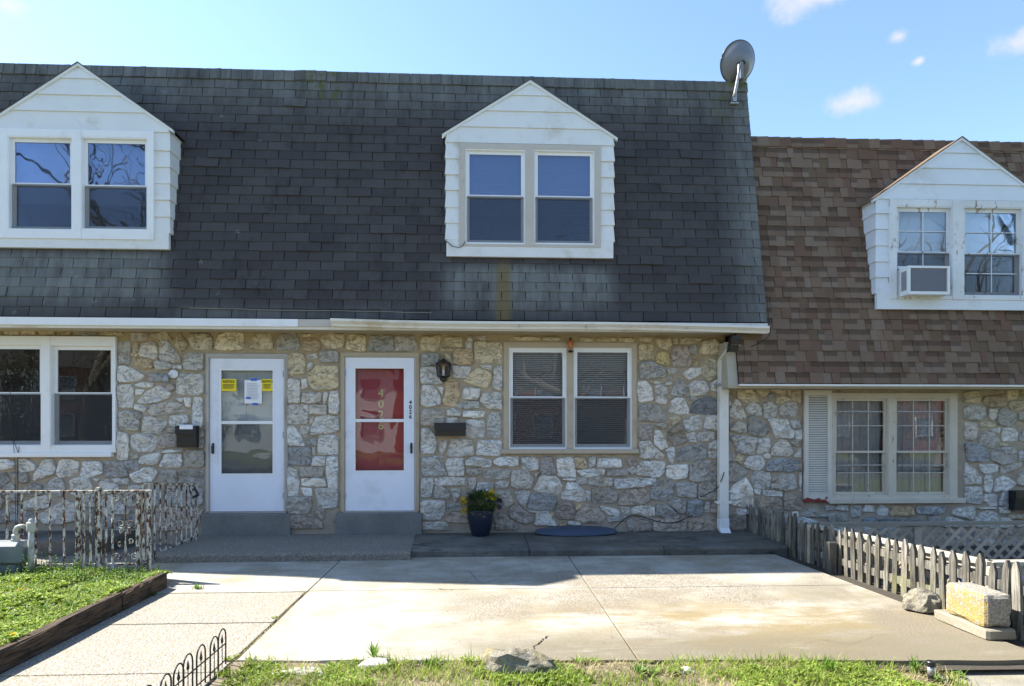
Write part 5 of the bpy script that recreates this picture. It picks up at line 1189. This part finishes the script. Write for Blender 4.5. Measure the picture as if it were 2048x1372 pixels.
for sg in (-1, 1):
    scroll([(xc, RY, zt - .17), (xc + sg * .006, RY, zt - .10), (xc + sg * .03, RY, zt - .04), (xc + sg * .07, RY, zt - .018)])
    scroll(spiral(xc + sg * .095, zt - .075, .034, 1.4, 1.2, sg, RY)); scroll(spiral(xc + sg * .045, zt - .33, .05, 1.6, 2.2, sg, RY)); scroll(spiral(xc + sg * .035, zt - .40, .03, 1.4, 3.6, sg, RY, .005))
    scroll(spiral(xc + sg * .05, zt - .50 - (.03 if sg < 0 else 0), .03, 1.3, 3.4, sg, RY)); scroll(spiral(xc + sg * .085, zt - .66, .035, 1.3, 1.0, sg, RY)); scroll([(xc, RY, zt - .52), (xc + sg * .01, RY, zt - .60), (xc + sg * .06, RY, zt - .70)])
# return run towards the house
qa = P(283, 967, -1.45); qb = P(396, 968, -.35)
def qr(t): return qa.lerp(qb, t)
beam('top_rail', qa, qb, .016, .009, RUST, rail)
for i in range(11):
    t = .02 + i * .094; q = qr(t); zb = max(.0, .0 + .103 * (t > .35)) 
    if i == 5:
        bar(q.x, q.y, zb, q.z - .1, .0075)
        for sg in (-1, 1): scroll(spiral(q.x + sg * .03, q.z - .07, .03, 1.3, 1.2, sg, q.y)); scroll(spiral(q.x + sg * .03, q.z - .32, .04, 1.5, 2.2, sg, q.y)); scroll(spiral(q.x + sg * .02, q.z - .48, .025, 1.3, 3.4, sg, q.y))
    else: bar(q.x, q.y, zb, q.z - .008, .0105)
beam('bottom_rail', Vector((qa.x, qa.y, .06)), Vector((qb.x, qb.y, .16)), .008, .008, RUST, rail)
q = P(393, 1000, -.33); mk('post', MB().cbox(q.x - .016, q.x + .016, q.y - .016, q.y + .016, .10, q.z + .19, .004), RUST, rail)
q = P(388, 985, -.40); lb = thing('lock_box', (q.x, q.y, q.z - .1), 'dark key lock box hanging from end of the railing by the left door', 'lock box')
mb = MB().cbox(-.045, .045, -.02, .02, -.065, .05, .008); M_ = Matrix.Translation(q) @ Matrix.Rotation(-.45, 4, 'Y'); mk('case', mb.xf(M_), BLACKM, lb)
mk('dial_plate', MB().box(-.024, .024, -.0235, -.0205, -.035, .02).xf(M_), GALV, lb)
mk('shackle', MB().tube([Vector((.03 * math.cos(a), 0, .055 + .05 * math.sin(a))) for a in [math.pi * k / 8 for k in range(9)]], .006, 8).xf(M_), BLACKM, lb)

# ------------------------------------------------------------------ gas meter
mx_, my_ = P(18, 1090, -2.25).x, -2.25
gm = thing('gas_meter', (mx_, my_, .1), 'grey gas meter with pipework beside the railing at left edge', 'gas meter')
mk('body', MB().cbox(mx_ - .20, mx_ + .16, my_ - .10, my_ + .10, .20, .42, .035), METER, gm); mk('base', MB().cbox(mx_ - .17, mx_ + .12, my_ - .08, my_ + .08, .02, .215, .02), METER, gm)
mk('dial_cover', MB().lathe([(.0, .0), (.06, .0), (.07, .02), (.07, .07), (.055, .09), (0, .095)], n=20).xf(Matrix.Translation((mx_ - .12, my_ - .10, .30)) @ Matrix.Rotation(R(90), 4, 'X')), PIPE, gm, True)
pz = .56; xa, xb = mx_ + .06, P(62, 1060, my_).x
mk('pipe', MB().tube([(xa, my_, .41), (xa, my_, pz - .04), (xa + .012, my_, pz - .012), (xa + .04, my_, pz), (xb - .04, my_, pz)], .021, 12), PIPE, gm, True)
mk('union', MB().lathe([(.032, 0), (.036, .008), (.036, .03), (.03, .04), (.034, .05), (.034, .07), (.024, .075)], (xa, my_, .41), 8), PIPE, gm)
mk('riser', MB().tube([(xb, my_, -.02), (xb, my_, pz + .02)], .026, 12), PIPE, gm, True); mk('valve', MB().lathe([(.036, -.05), (.038, -.04), (.038, .035), (.02, .045), (.02, .06), (.012, .07)], (xb, my_, pz), 10), PIPE, gm)

# ------------------------------------------------------------------ wall fittings
def mailbox(x0, y0, x1, y1, label, dep=.10, papers=False, flap=.35):
    a, b, c, d = rect(x0, y0, x1, y1, -.05); mbx = thing('mailbox', ((a + b) / 2, -.02, c), label, 'mailbox', 'black wall mailboxes')
    mk('box', MB().prism([(a, c), (b, c), (b, d), (a, d)], lambda z: -dep - .028 + .02 * (d - z) / (d - c), -.026), BLACKM, mbx)
    mb = MB(); mb.box(a - .008, b + .008, -dep - .04, -.024, d + .001, d + .010); mb.box(a - .008, b + .008, -dep - .045, -dep - .0405, d - (d - c) * flap, d + .010); mk('lid', mb, BLACKM, mbx)
    if papers:
        mb = MB(); mb.cbox(a + .03, b - .05, -dep - .03, -dep + .03, d + .010, d + .024, .004); mb.cbox(a + .05, b - .03, -dep - .05, -dep - .046, d - .035, d + .015, .002); tag(mk('folded_papers', mb, PAPER), 'folded white papers stuck on top of the left mailbox', 'paper')
    return mbx
mailbox(358, 853, 397, 895, 'square black mailbox between left window and left door', papers=True); mailbox(871, 847, 931, 872, 'wide flat black mailbox under the wall lantern', flap=.55); mailbox(2020, 982, 2075, 1019, 'black mailbox on the stone wall at right edge', .12)
lx, lz = P(887, 740, -.12).x, P(887, 740, -.12).z
ln = thing('wall_lantern', (lx, -.12, lz - .15), 'black six-sided wall lantern with candle bulb right of the red door', 'lantern')
mb = MB(); hexp = lambda r, z: [(lx + r * math.cos(R(60 * k)), -.12 + r * math.sin(R(60 * k)), lz + z) for k in range(6)]
def hexring(mb, rings):
    k0 = len(mb.v); vs = [v for r, z in rings for v in hexp(r, z)]; fs = [tuple(range(5, -1, -1)), tuple(range(len(vs) - 6, len(vs)))]
    for i in range(len(rings) - 1):
        for k in range(6): l = (k + 1) % 6; fs.append((i * 6 + k, i * 6 + l, i * 6 + 6 + l, i * 6 + 6 + k))
    mb.add(vs, fs)
hexring(mb, [(.102, .082), (.106, .09), (.085, .102), (.05, .125), (.035, .13), (.012, .15)]); mk('cap', mb, BLACKM, ln)
mb = MB(); hexring(mb, [(.012, -.16), (.04, -.14), (.05, -.11), (.085, -.085), (.088, -.078)]); mk('base', mb, BLACKM, ln)
for k in range(6):
    c_, s_ = math.cos(R(60 * k)), math.sin(R(60 * k)); mk('bar', MB().tube([(lx + .082 * c_, -.12 + .082 * s_, lz - .08), (lx + .095 * c_, -.12 + .095 * s_, lz + .084)], .006, 6), BLACKM, ln)
    c2_, s2_ = math.cos(R(60 * k + 60)), math.sin(R(60 * k + 60)); mk('pane', MB().add([(lx + .08 * c_, -.12 + .08 * s_, lz - .08), (lx + .08 * c2_, -.12 + .08 * s2_, lz - .08), (lx + .092 * c2_, -.12 + .092 * s2_, lz + .084), (lx + .092 * c_, -.12 + .092 * s_, lz + .084)], [(0, 1, 2, 3)]), GLASS, ln)
mk('candle', MB().lathe([(.014, -.08), (.014, .0), (.013, .005)], (lx, -.12, lz), 10), PAPER, ln); mk('bulb', MB().lathe([(.008, .005), (.016, .02), (.014, .04), (.003, .06)], (lx, -.12, lz), 10), plain('warm_bulb_glass', (.75, .6, .25), .2), ln, True)
mk('bracket', MB().box(lx - .03, lx + .03, -.06, -.018, lz - .06, lz + .05), BLACKM, ln)
p = P(347, 748, -.03); fl = thing('security_light', (p.x, -.03, p.z - .08), 'small white round-based security light left of the left door', 'light')
mk('base', MB().lathe([(.0, 0), (.058, 0), (.058, .012), (.045, .022), (0, .024)], n=20).xf(Matrix.Translation((p.x, -.022, p.z)) @ Matrix.Rotation(R(90), 4, 'X')), VINYL, fl, True)
mk('arm', MB().tube([(p.x, -.03, p.z), (p.x - .03, -.075, p.z - .005), (p.x - .055, -.09, p.z - .02)], .013, 10), VINYL, fl); mk('lamp_head', MB().lathe([(.018, .045), (.028, .04), (.036, -.05), (.032, -.056)], (p.x - .06, -.095, p.z - .05), 14), GALV, fl, True)
p = P(1141, 690, -.07); am = thing('amber_ornament', (p.x, -.07, p.z - .1), 'amber glass jar ornament hanging over the middle window', 'ornament')
mk('jar', MB().lathe([(.018, -.07), (.012, -.05), (.016, -.035), (.036, -.005), (.040, .03), (.030, .055), (.018, .062)], (p.x, -.07, p.z), 16), AMBER, am, True); mk('saucer', MB().lathe([(.01, -.10), (.04, -.092), (.042, -.084), (.012, -.07)], (p.x, -.07, p.z), 16), BLACKM, am, True); mk('cap', MB().lathe([(.014, .06), (.014, .10)], (p.x, -.07, p.z), 10), BLACKM, am)
# papers in the left storm door
def sheetpaper(name, x0, y0, x1, y1, mat, label, Y=-.003):
    a, b, c, d = rect(x0, y0, x1, y1, Y); t = thing(name, ((a + b) / 2, Y, c), label, 'notice'); n = 6; mb = MB()
    for i in range(n):
        u0, u1 = a + (b - a) * i / n, a + (b - a) * (i + 1) / n; f = lambda u: Y + .004 * math.sin((u - a) / (b - a) * 5)
        mb.add([(u0, f(u0), c), (u1, f(u1), c), (u1, f(u1), d), (u0, f(u0), d)], [(0, 1, 2, 3)])
    mk('sheet', mb, mat, t); return t, a, b, c, d
for x0, x1, lb in ((443, 473, 'yellow NOTICE sheet at left of the left door glass'), (524, 546, 'yellow NOTICE sheet at right edge of the left door glass')):
    t, a, b, c, d = sheetpaper('notice', x0, 758, x1, 782, YELP, lb)
    text('NOTICE', .042, INK, 'heading', t, ((a + b) / 2, -.0085, d - .035), depth=.0004, bold=.0012)
    for k in range(4): mk('print_line', MB().box(a + .02, b - .02 - .015 * (k % 2), -.0088, -.0082, d - .075 - k * .016, d - .069 - k * .016), INK, t)
t, a, b, c, d = sheetpaper('letter', 489, 760, 524, 807, PAPER, 'white letter taped in the left door glass between yellow notices')
for k in range(11): mk('print_line', MB().box(a + .03, b - .03 - .03 * random.random(), -.0088, -.0082, d - .05 - k * .02, d - .046 - k * .02), INKG, t)
mk('tape', MB().box((a + b) / 2 - .03, (a + b) / 2 + .05, -.0095, -.0089, d - .012, d + .022), BLUET, t); mk('tape', MB().box((a + b) / 2 - .01, (a + b) / 2 + .06, -.0095, -.0089, c - .02, c + .006), BLUET, t); mk('stamp', MB().box(a + .02, a + .08, -.0095, -.0089, c + .06, c + .085), BLUET, t)
for py in (804, 838): 
    a, b, c, d = rect(462, py, 520, py + 3, .02)
# cables
def cable(pts, label, r=.006, name='cable'):
    v = [Vector(p) for p in pts]; out = []
    for i in range(len(v) - 1):
        p0, p1, p2, p3 = v[max(0, i - 1)], v[i], v[i + 1], v[min(len(v) - 1, i + 2)]
        for k in range(6):
            t = k / 6; out.append(.5 * ((2 * p1) + (p2 - p0) * t + (2 * p0 - 5 * p1 + 4 * p2 - p3) * t * t + (3 * p1 - p0 - 3 * p2 + p3) * t ** 3))
    out.append(v[-1]); tag(mk(name, MB().tube(out, r, 6), CABLE, None, True), label, 'cable')
cable([P(1534, 590, -.35), P(1537, 640, -.46), P(1541, 662, -.5), P(1533, 676, -.47), P(1505, 692, -.33), P(1478, 700, -.15), P(1462, 705, -.045)], 'black cable looping around the right end of the white gutter', .005)
cable([P(1457, 800, -.05), P(1458, 870, -.05), P(1453, 920, -.06), P(1445, 955, -.15), P(1432, 978, -.06), P(1410, 990, -.045), P(1395, 995, -.03)], 'black cable crossing the white downspout', .006)
cable([P(1222, 1064, -.18), P(1236, 1050, -.1), P(1258, 1033, -.05), P(1285, 1034, -.05), P(1320, 1044, -.05), P(1352, 1044, -.05), P(1384, 1031, -.035)], 'black cable sagging low on the stone wall above the blue lid', .006)
cable([P(893, 482, dM.Y - .03), P(905, 492, dM.Y - .04), P(922, 494, dM.Y - .045), P(931, 482, dM.Y - .045)], 'short black cable at lower left corner of the middle dormer', .0045)
cable([P(1489, 178, YR), P(1497, 235, .2), P(1497, 262, .15)], 'thin cable running down right edge of the black roof from the dish', .005)
# oval lid leaning on the wall
c_ = P(1152, 1060, -.19); lid = thing('oval_lid', (c_.x, -.19, .11), 'faded blue oval plastic lid lying on the porch against the wall', 'lid')
def oval(r, z, n=40): return [(.535 * r * math.cos(6.283 * k / n), .165 * r * math.sin(6.283 * k / n), z) for k in range(n)]
mb = MB(); prof = [(1, -.02), (1.0, .0), (.985, .010), (.93, .012), (.90, .020), (.6, .034), (.25, .042)]; vs = [v for r_, z_ in prof for v in oval(r_, z_)]; n = 40
fs = [tuple(range(n - 1, -1, -1)), tuple(range(len(vs) - n, len(vs)))]
for i in range(len(prof) - 1):
    for k in range(n): l = (k + 1) % n; fs.append((i * n + k, i * n + l, i * n + n + l, i * n + n + k))
mb.add(vs, fs).xf(Matrix.Translation((c_.x, -.19, .148)) @ Matrix.Rotation(.17, 4, 'X')); mk('shell', mb, LIDB, lid, True)
mk('rim', MB().tube([Matrix.Translation((c_.x, -.19, .146)) @ Matrix.Rotation(.17, 4, 'X') @ Vector(v) for v in oval(1.005, -.008)] + [Matrix.Translation((c_.x, -.19, .146)) @ Matrix.Rotation(.17, 4, 'X') @ Vector(oval(1.005, -.008)[0])], .010, 6), LIDB, lid, True)

# planter
pc = G(961, 1066, ZP); pc.y = -.22; pcx = P(961, 1040, -.22).x
pl = thing('planter', (pcx, pc.y, ZP), 'navy blue pot of yellow and purple flowers by the stone wall', 'planter')
H_ = P(961, 1019, -.22).z - ZP; r1 = .172; r0 = .112
pf = [(r0 * .96, 0), (r0, .008)] + [(r0 + (r1 - r0) * (1 - (1 - t) ** 1.8), .008 + (H_ - .016) * t) for t in [k / 8 for k in range(1, 9)]] + [(r1 + .002, H_), (r1 - .012, H_), (r1 - .016, H_ - .03)]
mk('pot', MB().lathe(pf, (pcx, pc.y, ZP), 36), NAVY, pl, True); mk('soil', MB().lathe([(.01, H_ - .04), (r1 - .014, H_ - .035)], (pcx, pc.y, ZP), 20), SOIL, pl)
top = Vector((pcx, pc.y, ZP + H_ - .02))
def puff(name, mat, n, c, s, L, wd):
    mb = MB()
    for _ in range(n):
        d_ = Vector((random.gauss(0, 1), random.gauss(0, 1), random.gauss(0, 1))).normalized(); q = c + Vector((d_.x * s[0], d_.y * s[1], d_.z * s[2])) * random.uniform(.5, 1); leaf(mb, q, d_ + Vector((0, 0, .2)), L * random.uniform(.6, 1.2), wd)
    mk(name, mb, mat, pl)
puff('foliage', POTL, 1100, top + Vector((0, 0, .11)), (.245, .19, .145), .045, .013); puff('variegated_foliage', POTV, 200, top + Vector((0, -.08, .03)), (.16, .10, .12), .045, .011)
puff('foliage', DEEPG, 260, top + Vector((.10, -.04, .14)), (.15, .14, .11), .05, .012)
for dx, dz, w in ((-.215, .09, (.055, .05, .11)), (.14, .22, (.085, .05, .06))): puff('yellow_bloom', YELF, 110, top + Vector((dx, -.09, dz)), w, .03, .014)
puff('purple_bloom', PURF, 60, top + Vector((.24, -.06, .10)), (.05, .04, .06), .04, .018)
mb = MB()
for i in range(26):
    a = random.uniform(0, 6.28); q = top + Vector((-.08 + random.uniform(-.04, .04), 0, .05)); mb.tube([q, q + Vector((.05 * math.cos(a), .05 * math.sin(a), .14)), q + Vector((.14 * math.cos(a), .12 * math.sin(a), random.uniform(.18, .28)))], [.004, .003, .0006], 4)
mk('spike_grass', mb, SPIKE, pl)
mb = MB(); q = top + Vector((.08, -.02, .24))
for k in range(6): a = k * 1.05; mb.add([q, q + Vector((.075 * math.cos(a), -.012, .045 * math.sin(a))), q + Vector((.065 * math.cos(a + .6), .012, .045 * math.sin(a + .6)))], [(0, 1, 2)])
mb.tube([top + Vector((.08, 0, 0)), q], .003, 5); mk('pinwheel', mb, WHITEF, pl)

# window air conditioner
Yd = dR.Y; a, b, c, d = rect(1812, 533, 1896, 590, Yd - .16)
ac = thing('air_conditioner', ((a + b) / 2, Yd - .1, c), 'white window air conditioner in left half of the right dormer window', 'air conditioner')
mb = MB(); mb.ring(a, b, c, d, .035, .035, .03, .04, Yd - .2, Yd + .03); mb.box(a + .035, b - .035, Yd - .17, Yd + .03, c + .04, d - .03); mk('case', mb, ACW, ac)
mk('grille', MB().box(a + .04, b - .04, Yd - .183, Yd - .171, c + .045, d - .035), ACG, ac)
zq = c + .055
while zq < d - .045: mk('fin', MB().box(a + .042, b - .042, Yd - .187, Yd - .184, zq, zq + .003), ACG, ac); zq += .020
for k in range(9): mk('side_vent', MB().box(a - .0025, a - .0004, Yd - .17 + k * .012, Yd - .164 + k * .012, c + .06, d - .06), ACG, ac)
x0_ = rect(1794, 533, 1812, 592, Yd)[0]
for k in range(5): u = x0_ + (a + .02 - x0_) * k / 5; mk('side_panel', MB().box(u, u + (a + .02 - x0_) / 5 - .004, Yd - .012 - .006 * (k % 2), Yd + .006, c, d - .02), ACW, ac)
mk('top_rail', MB().box(x0_, b + .05, Yd - .02, Yd + .02, d + .002, d + .035), PEEL, ac)

# satellite dish
sc_ = P(1489, 123, .12); sd = thing('satellite_dish', P(1468, 205, roofY(5.9)), 'grey satellite dish on a bent arm at right end of the black roof ridge', 'satellite dish')
mb = MB(); n = 40; rr = .262; rings = 9; vs = []; fs = []
for side in (0, 1):
    for i in range(rings + 1):
        r_ = rr * i / rings; h_ = .075 * (r_ / rr) ** 2 * 2.3 + (.006 if side else 0)
        for k in range(n): a_ = 6.283 * k / n; vs.append((r_ * math.cos(a_), r_ * math.sin(a_) * 1.03, h_))
N1 = (rings + 1) * n
for s_ in (0, 1):
    for i in range(rings):
        for k in range(n):
            l = (k + 1) % n; q = (s_ * N1 + i * n + k, s_ * N1 + i * n + l, s_ * N1 + i * n + n + l, s_ * N1 + i * n + n + k); fs.append(q if s_ else q[::-1])
for k in range(n): l = (k + 1) % n; fs.append((rings * n + k, rings * n + l, N1 + rings * n + l, N1 + rings * n + k))
mb.add(vs, fs)
aim = Vector((-.20, .86, .42)).normalized(); Q = aim.to_track_quat('Z', 'Y').to_matrix().to_4x4(); roll = Matrix.Rotation(.16, 4, 'Z')
T_ = Matrix.Translation(sc_) @ Q @ roll
mk('reflector', mb.xf(T_), DISH, sd, True)
mk('rim', MB().tube([T_ @ Vector((rr * math.cos(6.283 * k / n), rr * math.sin(6.283 * k / n) * 1.03, .176)) for k in range(n + 1)], .007, 6), BLACKM, sd, True)
bk = T_ @ Vector((0, 0, 0)); hub = P(1478, 128, .10)
mount = P(1468, 205, roofY(5.90) - .01); elbow = P(1474, 178, roofY(5.9) - .05)
mk('bracket', MB().tube([bk, hub + Vector((.01, .05, 0)), hub], .03, 6), BLACKM, sd); mk('bracket', MB().box(hub.x + .015, hub.x + .055, hub.y - .02, hub.y + .10, hub.z - .2, hub.z + .02), DISH, sd)
mk('mast', MB().tube([P(1467, 198, roofY(5.9) - .03), P(1470, 186, roofY(5.9) - .08), P(1477, 150, roofY(6) - .05), P(1479, 128, .09)], .021, 12), GALV, sd, True)
mk('foot', MB().cbox(mount.x - .055, mount.x + .055, mount.y - .03, mount.y + .05, mount.z - .03, mount.z - .005, .004), GALV, sd); mk('foot_bracket', MB().box(mount.x - .03, mount.x + .02, mount.y - .05, mount.y + .02, mount.z - .005, mount.z + .09), GALV, sd)
lnb = P(1488, 163, .50); mk('feed_arm', MB().tube([T_ @ Vector((0, -.28, .06)), lnb + Vector((-.01, -.02, .02)), lnb], .014, 8), DISH, sd)
mk('feed_horn', MB().lathe([(.03, -.05), (.036, -.03), (.036, .03), (.03, .05)], n=14).xf(Matrix.Translation(lnb) @ Matrix.Rotation(1.0, 4, 'X')), PIPE, sd, True)
cable([P(1472, 160, .2), P(1462, 163, .22), P(1448, 166, .28), P(1434, 168, .33), P(1428, 172, .36)], 'thin cable drooping from the dish to the ridge', .005)

# solar path light
p = G(1862, 1366, -.05); sp = thing('path_light', (p.x, p.y, -.05), 'small black and clear solar path light in the strip at right', 'path light')
zt_ = P(1862, 1322, p.y).z
mk('cap', MB().lathe([(.024, zt_ - .03), (.027, zt_ - .028), (.027, zt_ - .004), (.024, zt_)], (p.x, p.y, 0), 20), BLACKM, sp); mk('lens', MB().lathe([(.019, zt_ - .085), (.020, zt_ - .03)], (p.x, p.y, 0), 20), GALV, sp, True); mk('stake', MB().lathe([(.004, -.09), (.016, zt_ - .12), (.017, zt_ - .085)], (p.x, p.y, 0), 14), BLACKM, sp)
# leaf litter and twigs on the paving
mb = MB()
for _ in range(110):
    x = random.uniform(-1.4, 3.5); y = random.uniform(fr(x), -1.3); a = random.uniform(0, 6.28); l = random.uniform(.006, .02); leaf(mb, Vector((x, y, .010)), Vector((math.cos(a), math.sin(a), .1)), l, l * .25)
tag(mk('leaf_litter', mb, plain('dead_leaf', (.10, .065, .035), .9)), 'tiny dead leaves scattered on the concrete', 'litter', kind='stuff')

# ------------------------------------------------------------------ across the street (seen in the window reflections)
def bare_tree(name, x, y, H, label, seed):
    rn = random.Random(seed); t = thing(name, (x, y, -.13), label, 'tree', 'trees across the street'); tr = MB(); cr = MB(); bd = MB()
    def br(p, d_, L, r, lev):
        n = 4; pts = [p]; q = p.copy()
        for i in range(n):
            d_ = (d_ + Vector((rn.gauss(0, .16), rn.gauss(0, .16), rn.gauss(.03, .1)))).normalized(); q = q + d_ * L / n; pts.append(q.copy())
        (tr if lev < 2 else cr).tube(pts, [r * (1 - .55 * i / n) for i in range(n + 1)], 7 if lev < 2 else 4, cap=False)
        if lev >= 5: 
            leaf(bd, q, d_, .07, .03); return
        for i in range(rn.randint(2, 4) if lev else 5):
            k = rn.randint(2, n) if lev else rn.randint(2, n); a = rn.uniform(0, 6.28); sd_ = d_.orthogonal().normalized(); sd_.rotate(Quaternion(d_, a)); br(pts[k], (d_ * .7 + sd_ * rn.uniform(.5, .9) + Vector((0, 0, .12))).normalized(), L * rn.uniform(.55, .78), r * .5, lev + 1)
    br(Vector((x, y, -.2)), Vector((0, 0, 1)), H * .38, H * .026, 0)
    mk('trunk', tr, BARK, t, True); mk('crown', cr, BARK, t); mk('buds', bd, BUDS, t)
bare_tree('bare_tree', -14.5, -16.5, 17, 'bare budding tree across the street, left of the others', 3); bare_tree('bare_tree', 4.5, -19, 11, 'middle bare tree across the street', 12); bare_tree('bare_tree', 18.5, -16.5, 15, 'bare tree across the street, right of the others', 23)
def far_house(x, mat, label):
    t = thing('brick_house', (x, -33, -.13), label, 'house', 'houses across the street'); w, z1 = 5.5, 5.2
    mk('wall', MB().box(x - w, x + w, -40, -33, -.13, z1), mat, t); mk('roof', MB().prism([(x - w - .4, z1), (x + w + .4, z1), (x + w - 1.5, z1 + 2.2), (x - w + 1.5, z1 + 2.2)], -40.4, -32.5), ROOFX, t)
    for wx in (-3.8, -1.2, 1.6, 4.0):
        for wz in (.9, 3.3):
            if wz < 1 and wx == -1.2:
                mk('door', MB().box(x + wx - .5, x + wx + .5, -32.99, -32.93, 0, 2.1), WHITEH, t); continue
            f = mk('window', MB().ring(x + wx - .6, x + wx + .6, wz, wz + 1.4, .05, .05, .05, .05, -33.0, -32.9), CURT, t); mk('pane', MB().box(x + wx - .55, x + wx + .55, -33.0, -32.97, wz + .05, wz + 1.35), ACG, f)
for hx, hm, hl in ((-33, WHITEH, 'white house across the street at far left'), (-22, BRICK, 'red brick house across the street, left of the white one'), (-11, WHITEH, 'white house across the street, left of the middle'), (0, BRICK, 'red brick house directly across the street'), (11, BRICKD, 'brown brick house across the street to the right'), (22, BRICKD, 'brown brick house across the street, second to the right'), (33, BRICK, 'red brick house across the street at far right')): far_house(hx, hm, hl)

def shrub(x, y, w, H, label, seed, mat):
    rn = random.Random(seed); t = thing('shrub', (x, y, -.13), label, 'shrub', 'shrubs by the kerb'); st = MB(); lf = MB()
    for _ in range(70):
        a = rn.uniform(0, 6.28); r_ = rn.uniform(.1, 1) * w; q = Vector((x + r_ * math.cos(a), y + r_ * .5 * math.sin(a), -.13 + H * rn.uniform(.6, 1)))
        b = Vector((x + r_ * .4 * math.cos(a), y + r_ * .2 * math.sin(a), -.15)); st.tube([b, b.lerp(q, .5) + Vector((rn.gauss(0, .1), rn.gauss(0, .1), .1)), q], [.02, .012, .004], 4)
        for k in range(85):
            tt = rn.uniform(.12, 1); leaf(lf, b.lerp(q, tt) + Vector((rn.gauss(0, .16), rn.gauss(0, .14), rn.gauss(0, .12))), Vector((rn.gauss(0, 1), rn.gauss(0, 1), rn.gauss(0, .8))), rn.uniform(.06, .14), rn.uniform(.02, .04))
    mk('stem', st, BARK, t); mk('foliage', lf, mat, t)
SHRB = leafmat('brownish_evergreen_leaf', (.045, .045, .018), (.13, .10, .045), .25)
for i, (x, w, H, lb) in enumerate(((-15.5, 2.0, 5.2, 'tall brownish shrub at far left of the kerb'), (-12.4, 2.0, 4.9, 'wide brownish shrub second from left by the kerb'), (-9.6, 1.2, 2.6, 'low brownish shrub third from left by the kerb'), (3.4, 1.3, 2.3, 'rounded brownish shrub added opposite the middle window to darken its reflection'), (6.6, 1.2, 1.9, 'small brownish shrub added left of the low one to darken reflections'), (11.2, 1.6, 2.6, 'low brownish shrub added right of the drive to darken reflections'), (14.4, 1.9, 3.2, 'tall brownish shrub added at right of the kerb to darken reflections'), (17.6, 1.8, 3.0, 'brownish shrub added at far right of the kerb to darken reflections'))):  # shrubs right of centre are unseen, put in to darken the window reflections
    shrub(x, -13.9, w, H, lb, 40 + i, SHRB)
